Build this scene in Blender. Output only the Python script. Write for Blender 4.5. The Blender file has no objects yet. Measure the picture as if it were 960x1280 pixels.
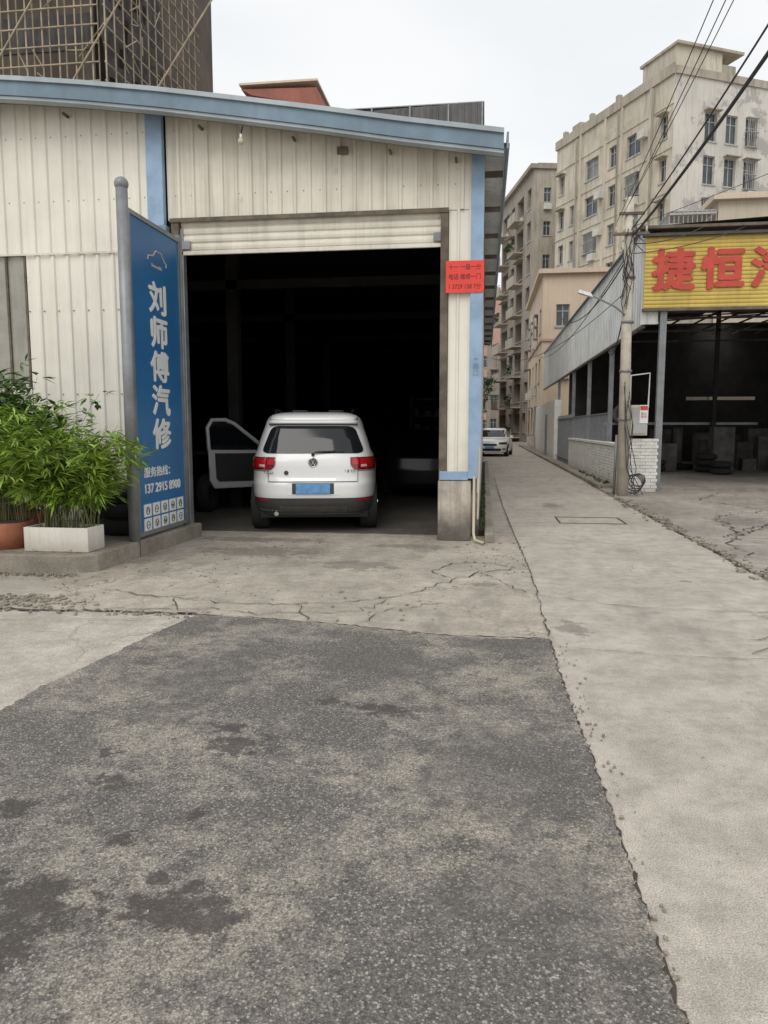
import bpy, bmesh, math, random
from mathutils import Vector, Matrix
R=random.Random(7)
S=bpy.context.scene
S.view_settings.view_transform='Standard'; S.view_settings.look='None'; S.view_settings.exposure=0
# ---------------------------------------------------------------- materials
def ramp2(nt,fac,a,b,lo=0.,hi=1.):
    n=nt.nodes.new('ShaderNodeMapRange'); n.inputs[1].default_value=a; n.inputs[2].default_value=b
    n.inputs[3].default_value=lo; n.inputs[4].default_value=hi; n.interpolation_type='SMOOTHSTEP'
    nt.links.new(fac,n.inputs[0]); return n.outputs[0]
def noise(nt,vec,scale,detail=4,rough=.6,dist=0):
    n=nt.nodes.new('ShaderNodeTexNoise'); n.inputs['Scale'].default_value=scale; n.inputs['Detail'].default_value=detail
    n.inputs['Roughness'].default_value=rough; n.inputs['Distortion'].default_value=dist
    nt.links.new(vec,n.inputs['Vector']); return n.outputs['Fac']
def mapping(nt,vec,sc,loc=(0,0,0)):
    n=nt.nodes.new('ShaderNodeMapping'); n.inputs['Scale'].default_value=sc; n.inputs['Location'].default_value=loc
    nt.links.new(vec,n.inputs['Vector']); return n.outputs[0]
def mix(nt,fac,a,b,mode='MIX'):
    n=nt.nodes.new('ShaderNodeMix'); n.data_type='RGBA'; n.blend_type=mode
    if isinstance(fac,(int,float)): n.inputs[0].default_value=fac
    else: nt.links.new(fac,n.inputs[0])
    for i,v in ((6,a),(7,b)):
        if isinstance(v,(tuple,list)): n.inputs[i].default_value=(v[0],v[1],v[2],1)
        else: nt.links.new(v,n.inputs[i])
    return n.outputs[2]
def math_(nt,op,a,b=None):
    n=nt.nodes.new('ShaderNodeMath'); n.operation=op
    for i,v in ((0,a),(1,b)):
        if v is None: continue
        if isinstance(v,(int,float)): n.inputs[i].default_value=v
        else: nt.links.new(v,n.inputs[i])
    return n.outputs[0]
def newmat(name):
    m=bpy.data.materials.new(name); m.use_nodes=True; nt=m.node_tree
    b=nt.nodes['Principled BSDF']; tc=nt.nodes.new('ShaderNodeTexCoord')
    return m,nt,b,tc.outputs['Object']
def bump(nt,b,h,strength=.3,dist=.01):
    n=nt.nodes.new('ShaderNodeBump'); n.inputs['Strength'].default_value=strength; n.inputs['Distance'].default_value=dist
    nt.links.new(h,n.inputs['Height']); nt.links.new(n.outputs[0],b.inputs['Normal'])
def M(name,col,rough=.75,var=.12,scale=2.,metal=0,streak=0,bmp=0,bscale=60,dirtz=None,dirtcol=(.12,.1,.08),patch=None,patchcol=(.3,.3,.3),pscale=.6,coat=0,sfreq=5,pamt=.85):
    m,nt,b,v=newmat(name)
    n1=ramp2(nt,noise(nt,v,scale,4,.65),.3,.7,1-var,1+var*.6)
    c=mix(nt,1,col,n1,'MULTIPLY')
    if streak:
        s=noise(nt,mapping(nt,v,(sfreq,sfreq,.25)),1.6,5,.7)
        c=mix(nt,ramp2(nt,s,.42,.75,0,streak),c,dirtcol)
    if patch:
        p=noise(nt,v,pscale,7,.7)
        c=mix(nt,ramp2(nt,p,patch,patch+.05,0,pamt),c,patchcol)
    if dirtz:
        sx=nt.nodes.new('ShaderNodeSeparateXYZ'); nt.links.new(v,sx.inputs[0])
        nz=noise(nt,v,2.5,4,.7)
        zz=math_(nt,'ADD',sx.outputs[2],math_(nt,'MULTIPLY',math_(nt,'SUBTRACT',nz,.5),-dirtz[1]*1.2))
        c=mix(nt,ramp2(nt,zz,dirtz[0],dirtz[1],dirtz[2],0),c,dirtcol)
    nt.links.new(c,b.inputs['Base Color'])
    b.inputs['Roughness'].default_value=rough; b.inputs['Metallic'].default_value=metal
    b.inputs['Coat Weight'].default_value=coat
    b.inputs['Coat Roughness'].default_value=.08
    if bmp: bump(nt,b,noise(nt,v,bscale,3,.6),bmp,.01)
    return m
def spotmask(nt,v,spots,nscale=6,namp=.6):
    nz=math_(nt,'MULTIPLY',math_(nt,'SUBTRACT',noise(nt,v,nscale,5,.75),.5),namp*4.5)
    tot=None
    for (x,y,rx,ry) in spots:
        q=mapping(nt,v,(1/rx,1/ry,0),(-x/rx,-y/ry,0))
        l=nt.nodes.new('ShaderNodeVectorMath'); l.operation='LENGTH'; nt.links.new(q,l.inputs[0])
        tot=l.outputs['Value'] if tot is None else math_(nt,'MINIMUM',tot,l.outputs['Value'])
    d=math_(nt,'ADD',tot,nz)
    return ramp2(nt,d,.6,1.15,1,0)
def concrete(name,col,spots=[],crack=0,crackscale=1.2,var=.16,stain=.25):
    m,nt,b,v=newmat(name)
    big=noise(nt,v,.55,5,.65); med=noise(nt,v,4.5,6,.78); fine=noise(nt,v,170,2,.7)
    c=mix(nt,1,col,ramp2(nt,big,.3,.72,1-var,1+var*.7),'MULTIPLY')
    c=mix(nt,1,c,ramp2(nt,med,.3,.7,.78,1.16),'MULTIPLY')
    c=mix(nt,1,c,ramp2(nt,fine,.32,.68,.68,1.3),'MULTIPLY')
    st=noise(nt,mapping(nt,v,(1.2,.45,1),(3,9,0)),1.1,6,.78)
    c=mix(nt,ramp2(nt,st,.50,.72,0,stain),c,(.17,.145,.12))
    # small dark pock marks
    pk=noise(nt,v,28,3,.6)
    c=mix(nt,ramp2(nt,pk,.66,.73,0,.5),c,(.12,.10,.085))
    if crack:
        vv=nt.nodes.new('ShaderNodeVectorMath'); vv.operation='ADD'
        nn=nt.nodes.new('ShaderNodeTexNoise'); nn.inputs['Scale'].default_value=5; nn.inputs['Detail'].default_value=4
        nt.links.new(v,nn.inputs['Vector'])
        sc=nt.nodes.new('ShaderNodeVectorMath'); sc.operation='SCALE'; sc.inputs['Scale'].default_value=.35
        nt.links.new(nn.outputs['Color'],sc.inputs[0]); nt.links.new(v,vv.inputs[0]); nt.links.new(sc.outputs[0],vv.inputs[1])
        vo=nt.nodes.new('ShaderNodeTexVoronoi'); vo.feature='DISTANCE_TO_EDGE'; vo.inputs['Scale'].default_value=crackscale
        nt.links.new(vv.outputs[0],vo.inputs['Vector'])
        k=ramp2(nt,vo.outputs['Distance'],.003,.011,1,0)
        mk=ramp2(nt,big,.48,.58)
        c=mix(nt,math_(nt,'MULTIPLY',math_(nt,'MULTIPLY',k,mk),crack),c,(.06,.05,.04))
    if spots: c=mix(nt,math_(nt,'MULTIPLY',spotmask(nt,v,spots,6,.9),.5),c,(.10,.088,.075))
    nt.links.new(c,b.inputs['Base Color']); b.inputs['Roughness'].default_value=.88
    bump(nt,b,fine,.35,.006)
    return m
def asphalt():
    m,nt,b,v=newmat('asphalt_worn')
    big=noise(nt,mapping(nt,v,(1.1,1.3,1),(2.3,1.1,0)),1.1,5,.65); med=noise(nt,v,8,6,.82)
    c=mix(nt,ramp2(nt,math_(nt,'ADD',math_(nt,'MULTIPLY',big,.6),math_(nt,'MULTIPLY',med,.4)),.45,.60),(.155,.144,.131),(.36,.325,.27))
    c=mix(nt,ramp2(nt,med,.33,.48,.5,0),c,(.105,.098,.092))
    vo=nt.nodes.new('ShaderNodeTexVoronoi'); vo.inputs['Scale'].default_value=150; nt.links.new(v,vo.inputs['Vector'])
    c=mix(nt,1,c,ramp2(nt,vo.outputs['Distance'],.05,.7,1.25,.66),'MULTIPLY')
    sep=nt.nodes.new('ShaderNodeSeparateColor'); nt.links.new(vo.outputs['Color'],sep.inputs[0])
    c=mix(nt,ramp2(nt,sep.outputs[0],.80,.95,0,.6),c,(.46,.43,.37))
    c=mix(nt,ramp2(nt,sep.outputs[1],.78,.95,0,.6),c,(.06,.058,.055))
    gr=noise(nt,v,60,2,.7)
    c=mix(nt,1,c,ramp2(nt,gr,.3,.7,.72,1.25),'MULTIPLY')
    spots=[(-.90,1.97,.22,.12),(-.78,1.93,.1,.07),(-1.36,1.93,.17,.15),(-1.32,1.75,.12,.09),(-1.1,3.1,.15,.12),(-1.2,3.3,.09,.07),(-.5,3.62,.15,.08),(-.78,3.7,.09,.07),(-1.75,2.45,.09,.06),(-1.5,2.7,.08,.06),
           (-1.25,2.3,.06,.04),(-1.0,2.1,.05,.04),(-1.62,2.95,.06,.05),(-1.05,2.5,.05,.04)]
    c=mix(nt,math_(nt,'MULTIPLY',spotmask(nt,v,spots,16,1.1),.78),c,(.06,.05,.044))
    c=mix(nt,math_(nt,'MULTIPLY',spotmask(nt,v,[(.1,3.1,.4,.6),(-.6,4.4,.5,.3),(-1.6,4.0,.3,.8),(.2,2.2,.3,.3),(.25,4.8,.3,.25)],4,.7),.35),c,(.09,.085,.078))
    nt.links.new(c,b.inputs['Base Color']); b.inputs['Roughness'].default_value=.85
    bump(nt,b,vo.outputs['Distance'],.5,.005)
    return m
def leafmat(name,c1,c2):
    m,nt,b,v=newmat(name)
    g=nt.nodes.new('ShaderNodeNewGeometry')
    c=mix(nt,g.outputs['Random Per Island'],c1,c2)
    c=mix(nt,1,c,ramp2(nt,noise(nt,v,3,2),.3,.7,.65,1.25),'MULTIPLY')
    nt.links.new(c,b.inputs['Base Color']); b.inputs['Roughness'].default_value=.45
    return m
M_asph=asphalt()
M_con=concrete('concrete_ground',(.40,.365,.315),var=.14)
M_apron=concrete('concrete_apron',(.43,.385,.32),spots=[(-2.6,8.3,.8,.35),(-1.3,7.6,.5,.25),(.0,6.8,.15,.1),(-2.8,9.2,.9,.2),(-.9,8.9,.5,.2)],crack=.8,crackscale=1.9,stain=.6,var=.2)
M_road=concrete('concrete_road',(.46,.415,.355),spots=[(.66,5.35,.13,.2),(1.25,14,.2,.5),(2.0,5.0,.08,.06),(1.9,7.2,.06,.05)],crack=.3,crackscale=.5,var=.15,stain=.35)
M_left=concrete('concrete_left',(.46,.42,.36),var=.12,stain=.2,crack=.3,crackscale=.7)
M_fore=concrete('concrete_forecourt',(.35,.32,.275),spots=[(5,9,.8,.5),(4,12,.5,.7)],crack=.8,crackscale=1.1,var=.28,stain=.6)
M_kerb=concrete('concrete_kerb',(.31,.275,.225),var=.35,stain=.8)
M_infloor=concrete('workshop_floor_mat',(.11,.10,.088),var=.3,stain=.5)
M_crack=M('crack_dark',(.065,.055,.046),.95,.3,8)
M_cream=M('cream_sheet',(.82,.785,.69),.5,.07,1.2,streak=.22,dirtcol=(.42,.35,.24),dirtz=(.2,1.6,.4),patch=.66,patchcol=(.5,.43,.32),pscale=2.5,pamt=.35)
M_cream2=M('cream_sheet_header',(.77,.725,.62),.5,.10,1.5,streak=.42,dirtcol=(.34,.27,.19),patch=.64,patchcol=(.45,.38,.28),pscale=2.5,pamt=.4)
M_shut=M('shutter_metal',(.74,.70,.60),.45,.1,2,streak=.3,dirtcol=(.3,.25,.18))
M_blue=M('blue_trim',(.28,.41,.58),.5,.2,3,streak=.35,dirtcol=(.34,.36,.37),patch=.63,patchcol=(.5,.5,.46),pscale=5,pamt=.6)
M_gut=M('gutter_blue_grey',(.17,.25,.32),.5,.2,1.5,streak=.35,dirtcol=(.12,.13,.14))
M_gut2=M('gutter_lip',(.38,.43,.46),.5,.2,1.5)
M_steel=M('steel_grey',(.25,.26,.27),.45,.2,4,metal=.3)
M_steeld=M('steel_dark',(.08,.075,.07),.6,.3,4)
M_rust=M('steel_rusty',(.15,.12,.09),.8,.4,4)
M_dark=M('interior_dark',(.014,.014,.015),.9,.2)  # near-black base colour; the unlit interior's darkness is put into it
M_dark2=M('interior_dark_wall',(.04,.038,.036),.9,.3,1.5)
M_mid=M('interior_clutter',(.12,.11,.10),.8,.4,3)
M_conc=M('pillar_concrete',(.50,.45,.38),.9,.3,3,bmp=.4,bscale=30,dirtz=(.05,.6,.9),dirtcol=(.08,.07,.06),streak=.5)
M_red=M('red_banner',(.78,.06,.045),.6,.08,3)
M_black=M('black_paint',(.012,.012,.013),.5,.1)
M_white=M('white_paint',(.80,.80,.78),.5,.05)
M_sign=M('sign_blue',(.03,.155,.36),.38,.1,1,streak=.12,dirtcol=(.08,.14,.2))
M_carw=M('car_paint_white',(.82,.82,.81),.25,.03,2,coat=.6)
M_card=M('car_paint_dark',(.02,.022,.028),.3,.05,2,coat=.4)
M_glass=M('car_glass_dark',(.012,.014,.017),.06,.1,2)
M_plastic=M('bumper_plastic',(.05,.05,.052),.6,.15,4)
M_tyre=M('tyre_rubber',(.022,.022,.022),.85,.2,6)
M_chrome=M('chrome',(.65,.66,.68),.15,.05,2,metal=1)
M_lred=M('tail_lamp_red',(.50,.015,.018),.12,.1,8,coat=1)
M_lred2=M('tail_lamp_dark_red',(.20,.008,.01),.12,.1,8,coat=1)
M_lclr=M('lamp_clear',(.62,.6,.6),.1,.1,8,coat=1)
M_plate=M('number_plate_blue',(.13,.32,.60),.4,.25,14)
M_foam=M('planter_white',(.78,.75,.68),.8,.12,5,dirtz=(.2,.42,.55),dirtcol=(.3,.25,.18),streak=.3)
M_clay=M('planter_clay',(.36,.13,.07),.8,.2,4)
M_soil=M('soil',(.05,.035,.025),.95,.3,20)
M_leaf=leafmat('bamboo_leaf',(.12,.24,.025),(.36,.50,.07))
M_leaf2=leafmat('shrub_leaf',(.05,.13,.025),(.15,.28,.05))
M_leafd=leafmat('tree_leaf',(.02,.055,.018),(.07,.13,.035))
M_dry=leafmat('dry_leaf',(.12,.07,.03),(.28,.18,.07))
M_stem=M('stem',(.14,.15,.06),.8,.2)
M_trunk=M('bark',(.12,.09,.06),.9,.3,8)
M_wbrick=M('white_painted_brick',(.78,.77,.73),.85,.12,4,streak=.25,dirtcol=(.35,.31,.26),dirtz=(.0,.4,.5))
M_yel=M('yellow_sheet',(.62,.46,.11),.5,.15,1.5,streak=.45,dirtcol=(.36,.25,.08))
M_rlet=M('red_letter',(.55,.065,.045),.5,.2,3)
M_wsheet=M('white_sheet_grey',(.66,.67,.65),.5,.12,1,streak=.5,dirtcol=(.3,.28,.25))
M_pole=M('concrete_pole_mat',(.58,.53,.44),.9,.2,4,streak=.4,dirtcol=(.28,.24,.18))
M_wire=M('wire_black',(.05,.05,.055),.7,.1)
M_bldA=M('old_render_cream',(.60,.55,.45),.9,.18,.25,streak=.6,dirtcol=(.24,.21,.17),sfreq=2,patch=.60,patchcol=(.42,.38,.31),pscale=.35,pamt=.6)
M_bldB=M('old_render_peeling',(.60,.575,.52),.9,.12,.25,streak=.4,dirtcol=(.28,.27,.25),patch=.52,patchcol=(.36,.345,.33),pscale=.55)
M_bldC=M('old_render_grey',(.44,.395,.325),.9,.2,.2,streak=.65,dirtcol=(.17,.15,.13),sfreq=2)
M_bldC2=M('old_render_dark',(.37,.33,.275),.9,.2,.2,streak=.65,dirtcol=(.13,.11,.10),sfreq=2)
M_peach=M('peach_render',(.68,.56,.43),.9,.1,.3,streak=.3,dirtcol=(.4,.3,.22))
M_pink=M('pink_render',(.55,.35,.29),.9,.1,.3,streak=.25,dirtcol=(.3,.2,.17))
M_beige=M('beige_render',(.60,.52,.41),.9,.1,.3,streak=.3,dirtcol=(.33,.28,.2))
M_scaf=M('scaffold_backing',(.12,.10,.082),.95,.3,.5,streak=.5,dirtcol=(.05,.045,.04))
M_net=M('scaffold_net',(.075,.073,.072),.9,.4,1.2,streak=.5,dirtcol=(.15,.14,.13))
M_bam=M('bamboo_pole',(.42,.35,.25),.8,.3,2)
M_redroof=M('red_roof',(.33,.12,.09),.8,.2,1,streak=.3)
M_droof=M('dark_roof',(.13,.13,.13),.7,.3,1,streak=.4)
M_win=M('window_glass',(.06,.075,.085),.15,.4,.6)
M_win2=M('window_curtain',(.20,.22,.22),.4,.4,.8)
M_frame=M('window_frame',(.42,.42,.40),.5,.2,2)
M_ac=M('ac_unit_white',(.60,.59,.55),.6,.15,2)
M_haze=M('translucent_panel',(.36,.35,.30),.5,.2,2,streak=.4,dirtcol=(.2,.19,.15))
# ---------------------------------------------------------------- helpers
def root(name,loc=(0,0,0),rotz=0,local=False):
    e=bpy.data.objects.new(name,None); S.collection.objects.link(e); e.location=loc; e.rotation_euler=(0,0,rotz)
    e.empty_display_size=.3; e['local']=1 if local else 0; return e
def link(o,par):
    S.collection.objects.link(o)
    if par is not None:
        o.parent=par
        if not par.get('local'): o.matrix_parent_inverse=Matrix.Translation(-par.location)
    return o
def mesh(name,vs,fs,mat,par=None,smooth=False,bev=0):
    me=bpy.data.meshes.new(name); me.from_pydata([tuple(v) for v in vs],[],fs); me.update()
    mats=mat if isinstance(mat,list) else [mat]
    for m in mats: me.materials.append(m)
    if smooth: me.polygons.foreach_set('use_smooth',[True]*len(me.polygons))
    o=bpy.data.objects.new(name,me); link(o,par)
    if bev:
        b=o.modifiers.new('b','BEVEL'); b.width=bev; b.segments=2; b.limit_method='ANGLE'
    return o
def boxvf(x0,x1,y0,y1,z0,z1):
    v=[(x0,y0,z0),(x1,y0,z0),(x1,y1,z0),(x0,y1,z0),(x0,y0,z1),(x1,y0,z1),(x1,y1,z1),(x0,y1,z1)]
    f=[(0,3,2,1),(4,5,6,7),(0,1,5,4),(1,2,6,5),(2,3,7,6),(3,0,4,7)]
    return v,f
def box(name,b,mat,par=None,bev=0):
    v,f=boxvf(*b); return mesh(name,v,f,mat,par,False,bev)
def boxes(name,bl,mat,par=None,bev=0):
    V=[];F=[]
    for b in bl:
        v,f=boxvf(*b); n=len(V); V+=v; F+=[tuple(i+n for i in q) for q in f]
    return mesh(name,V,F,mat,par,False,bev)
def obox(o,u,n,s0,s1,d0,d1,z0,z1):
    P=lambda s,d,z:(o[0]+u[0]*s+n[0]*d,o[1]+u[1]*s+n[1]*d,z)
    v=[P(s0,d0,z0),P(s1,d0,z0),P(s1,d1,z0),P(s0,d1,z0),P(s0,d0,z1),P(s1,d0,z1),P(s1,d1,z1),P(s0,d1,z1)]
    f=[(0,3,2,1),(4,5,6,7),(0,1,5,4),(1,2,6,5),(2,3,7,6),(3,0,4,7)]
    return v,f
def multi(name,vfs,mat,par,bev=0):
    V=[];F=[]
    for v,f in vfs:
        n=len(V); V+=v; F+=[tuple(i+n for i in q) for q in f]
    if not V: return None
    return mesh(name,V,F,mat,par,False,bev)
def cylvf(p0,p1,r0,r1=None,seg=14):
    r1=r0 if r1 is None else r1
    p0=Vector(p0);p1=Vector(p1);d=(p1-p0).normalized()
    a=d.orthogonal().normalized();b=d.cross(a)
    V=[];F=[]
    for p,r in((p0,r0),(p1,r1)):
        for i in range(seg):
            t=2*math.pi*i/seg; V.append(tuple(p+a*math.cos(t)*r+b*math.sin(t)*r))
    for i in range(seg):
        j=(i+1)%seg; F.append((i,j,seg+j,seg+i))
    F.append(tuple(reversed(range(seg))));F.append(tuple(range(seg,2*seg)))
    return V,F
def cyl(name,p0,p1,r0,r1,mat,par,seg=16,smooth=True):
    v,f=cylvf(p0,p1,r0,r1,seg); o=mesh(name,v,f,mat,par)
    if smooth:
        for p in o.data.polygons: p.use_smooth=len(p.vertices)==4
    return o
def wire(name,pts,r,mat,par,res=3):
    c=bpy.data.curves.new(name,'CURVE'); c.dimensions='3D'; c.bevel_depth=r; c.bevel_resolution=res
    s=c.splines.new('POLY'); s.points.add(len(pts)-1)
    for i,p in enumerate(pts): s.points[i].co=(*p,1)
    c.materials.append(mat); o=bpy.data.objects.new(name,c); return link(o,par)
def catenary(a,b,sag,n=20):
    a=Vector(a);b=Vector(b)
    return [tuple(a.lerp(b,i/n)-Vector((0,0,sag*4*(i/n)*(1-i/n)))) for i in range(n+1)]
def torus(name,c,R_,r,axis,mat,par,seg=28,s2=8):
    axis=Vector(axis).normalized();a=axis.orthogonal().normalized();b=axis.cross(a);V=[];F=[]
    for i in range(seg):
        t=2*math.pi*i/seg;d=a*math.cos(t)+b*math.sin(t)
        for j in range(s2):
            q=2*math.pi*j/s2;V.append(tuple(Vector(c)+d*(R_+r*math.cos(q))+axis*r*math.sin(q)))
    for i in range(seg):
        for j in range(s2):
            F.append((i*s2+j,((i+1)%seg)*s2+j,((i+1)%seg)*s2+(j+1)%s2,i*s2+(j+1)%s2))
    return mesh(name,V,F,mat,par,True)
def text(name,body,loc,rot,size,mat,par,ext=.002,bold=0,sx=1,n=(0,-1,0),u=(1,0,0)):
    sh=[(0,0)] if not bold else [(0,0),(bold,0),(-bold,0),(0,bold*.7),(0,-bold*.7),(bold*.7,bold*.5),(-bold*.7,-bold*.5)]
    for k,(a,b) in enumerate(sh):
        c=bpy.data.curves.new(name,'FONT'); c.body=body; c.size=size; c.extrude=ext
        c.align_x='CENTER'; c.align_y='CENTER'; c.materials.append(mat)
        o=bpy.data.objects.new(name if k==0 else name+'_stroke',c)
        L=Vector(loc)+Vector(u)*a+Vector((0,0,b))+Vector(n)*(.0004*k)
        o.location=L; o.rotation_euler=rot; o.scale=(sx,1,1); link(o,par)
def corr(name,o,u,L,z0,z1,mat,par,pitch=.2,dep=.022,flat=.68):
    n=(u[1],-u[0]); prof=[(0,0),(flat,0),(flat+.08,1),(.92,1)]
    xs=[];k=0
    while k*pitch<L:
        for a,d in prof:
            s=(k+a)*pitch
            if s<=L: xs.append((s,d))
        k+=1
    xs.append((L,0))
    V=[];F=[]
    for s,d in xs:
        x=o[0]+u[0]*s+n[0]*d*dep;y=o[1]+u[1]*s+n[1]*d*dep
        a=z0(s) if callable(z0) else z0; b=z1(s) if callable(z1) else z1
        V+= [(x,y,a),(x,y,b)]
    for i in range(len(xs)-1): F.append((2*i,2*i+2,2*i+3,2*i+1))
    return mesh(name,V,F,mat,par)
def corrh(name,o,u,L,z0,z1,mat,par,pitch=.1,dep=.02):
    n=(u[1],-u[0]);zs=[];k=0
    while z0+k*pitch<z1:
        for a,d in((0,0),(.2,.8),(.5,1),(.8,.8)):
            z=z0+(k+a)*pitch
            if z<=z1: zs.append((z,d))
        k+=1
    zs.append((z1,0));V=[];F=[]
    for z,d in zs:
        for s in(0,L): V.append((o[0]+u[0]*s+n[0]*d*dep,o[1]+u[1]*s+n[1]*d*dep,z))
    for i in range(len(zs)-1):F.append((2*i,2*i+1,2*i+3,2*i+2))
    return mesh(name,V,F,mat,par)
def wallgrid(name,o,u,L,z0,z1,cols,rows,mat,par,depth=.18,cage=0,acp=.0,skip=.0,curt=.35,mull=True):
    n=(u[1],-u[0])
    P=lambda s,d,z:(o[0]+u[0]*s+n[0]*d,o[1]+u[1]*s+n[1]*d,z)
    ss=sorted(set([0,L]+[c for q in cols for c in q])); zs=sorted(set([z0,z1]+[c for q in rows for c in q]))
    V=[];F=[];g1=[];g2=[];fr=[];ac=[];cg=[];dr=[]
    iscol=lambda a,b:any(abs(a-c[0])<1e-6 and abs(b-c[1])<1e-6 for c in cols)
    isrow=lambda a,b:any(abs(a-c[0])<1e-6 and abs(b-c[1])<1e-6 for c in rows)
    def q(V,F,*p):
        k=len(V);V.extend(p);F.append((k,k+1,k+2,k+3))
    for i in range(len(ss)-1):
        for j in range(len(zs)-1):
            a,b,c,d=ss[i],ss[i+1],zs[j],zs[j+1]
            if iscol(a,b) and isrow(c,d) and R.random()>=skip:
                D=-depth
                q(V,F,P(a,0,c),P(b,0,c),P(b,D,c),P(a,D,c)); q(V,F,P(a,D,d),P(b,D,d),P(b,0,d),P(a,0,d))
                q(V,F,P(a,0,c),P(a,D,c),P(a,D,d),P(a,0,d)); q(V,F,P(b,D,c),P(b,0,c),P(b,0,d),P(b,D,d))
                g=([],[]);q(g[0],g[1],P(a,D,c),P(b,D,c),P(b,D,d),P(a,D,d))
                (g2 if R.random()<curt else g1).append(g)
                t=.05;dd=D+.04
                fr.append(obox(o,u,n,a,b,D+.003,dd,c,c+t));fr.append(obox(o,u,n,a,b,D+.003,dd,d-t,d))
                fr.append(obox(o,u,n,a,a+t,D+.003,dd,c+t,d-t));fr.append(obox(o,u,n,b-t,b,D+.003,dd,c+t,d-t))
                if mull:
                    m_=(a+b)/2;fr.append(obox(o,u,n,m_-.03,m_+.03,D+.003,dd-.003,c+t,d-t))
                    fr.append(obox(o,u,n,a+t,b-t,D+.003,dd-.006,c+(d-c)*.68,c+(d-c)*.68+.05))
                fr.append(obox(o,u,n,a-.08,b+.08,.002,.07,c-.1,c-.003))
                if R.random()<.3: dr.append(obox(o,u,n,a-.15,b+.15,.002,.45,d+.05,d+.10))
                if R.random()<cage:
                    e=.25
                    for k in range(int((b-a)/.16)+1):
                        s=a+k*.16; cg.append(obox(o,u,n,s-.012,s+.012,e-.02,e,c-.05,d))
                    for zz in (c-.06,(c+d)/2,d): cg.append(obox(o,u,n,a-.03,b+.03,.004,e+.004,zz-.015,zz+.015))
                if R.random()<acp:
                    ac.append(obox(o,u,n,b-.75,b,.02,.34,c-.75,c-.2))
            else: q(V,F,P(a,0,c),P(b,0,c),P(b,0,d),P(a,0,d))
    mesh(name,V,F,mat,par)
    multi(name+'_glass',g1,M_win,par);multi(name+'_curtained_glass',g2,M_win2,par);multi(name+'_frames',fr,M_frame,par)
    multi(name+'_ac_units',ac,M_ac,par);multi(name+'_cages',cg,M_frame,par);multi(name+'_rain_hoods',dr,M_bldC,par)
def outline(name,pts,z,mat,jag=.03,step=.12,par=None):
    out=[]
    for i in range(len(pts)):
        a=pts[i];b=pts[(i+1)%len(pts)];L=math.dist(a[:2],b[:2]);n=max(1,int(L/step)) if L<25 else 1
        if len(a)>2 and a[2]==0: n=1
        for k in range(n):
            t=k/n;x=a[0]+(b[0]-a[0])*t;y=a[1]+(b[1]-a[1])*t
            if n>1: x+=R.gauss(0,jag);y+=R.gauss(0,jag)
            out.append((x,y,z))
    return mesh(name,out,[tuple(range(len(out)))],mat,par)
def crackline(pts,w=.012,z=.012,jag=.03,step=.07):
    P=[];
    for i in range(len(pts)-1):
        a=pts[i];b=pts[i+1];L=math.dist(a,b);n=max(1,int(L/step))
        for k in range(n):
            t=k/n;P.append((a[0]+(b[0]-a[0])*t+R.gauss(0,jag),a[1]+(b[1]-a[1])*t+R.gauss(0,jag)))
    P.append(pts[-1]);V=[];F=[]
    for i,p in enumerate(P):
        q=P[min(i+1,len(P)-1)];r=P[max(i-1,0)];d=Vector((q[0]-r[0],q[1]-r[1]))
        if d.length<1e-6:d=Vector((1,0))
        d.normalize();ww=w*R.uniform(.15,1.3)*(.3 if i in(0,len(P)-1) else 1);nx,ny=-d.y*ww,d.x*ww
        V+=[(p[0]+nx,p[1]+ny,z),(p[0]-nx,p[1]-ny,z)]
    for i in range(len(P)-1):F.append((2*i,2*i+1,2*i+3,2*i+2))
    return V,F
# ---------------------------------------------------------------- ground
G=root('ground')
mesh('base_terrain',[(-300,-100,0),(300,-100,0),(300,500,0),(-300,500,0)],[(0,1,2,3)],M_con,G)
outline('left_concrete_pavement',[(-20,-8,0),(-2.0,-8),(-2.0,5.45),(-3.0,5.42),(-20,5.3,0)],.004,M_left,.006)
outline('workshop_apron',[(-3.95,5.33),(-2.2,5.4,1),(-2.2,4.85),(.47,4.85),(.48,9.1),(.35,9.9),(-4.2,9.9,0)],.008,M_apron,.012)
A=root('road')
outline('alley_road',[(.44,-8),(2.66,-8,1),(2.66,30,0),(2.66,95,0),(.0,95,0),(.1,30,0),(.44,9.5)],.006,M_road,.006,.2,A)
outline('asphalt_patch',[(-2.5,-8),(.5,-8),(.5,1.0),(.505,1.8),(.49,3.0),(.455,4.2),(.46,5.04),(.2,5.0),(-.3,5.03),(-1.0,5.2),(-1.64,5.3),(-2.18,5.36),(-2.27,4.9),(-2.35,4.25),(-2.43,3.7)],.014,M_asph,.007,.02,A)
outline('forecourt',[(2.72,2),(2.72,17.5),(3.4,17.8,0),(30,17.8,0),(30,2,0)],.008,M_fore,.03,.15,G)
CR=[]
CR.append(crackline([(.505,-3),(.508,1.7),(.494,3.0),(.461,4.2),(.465,5.05)],.007,.0115,.005,.03))  # dark seam strip; also paints the thin shadow of the asphalt edge
CR.append(crackline([(.465,5.05),(.48,7.5),(.42,10),(.35,14),(.3,22)],.007,.019,.008,.06))
CR.append(crackline([(2.69,1),(2.69,8),(2.7,14),(2.7,20)],.018,.016,.02))
CR.append(crackline([(-4.4,5.4),(-3.6,5.33),(-3.0,5.36),(-2.2,5.38)],.018,.016,.015,.05))
CR.append(crackline([(-2.2,5.38),(-1.64,5.33),(-1.0,5.23),(-.3,5.05),(.45,5.06)],.007,.012,.008,.04))
CR.append(crackline([(-3.4,6.1),(-2.6,5.85),(-1.9,5.75),(-1.1,5.9),(-.6,6.35),(-.25,7.0),(-.02,7.35),(.3,7.6)],.007,.016,.03))
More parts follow.
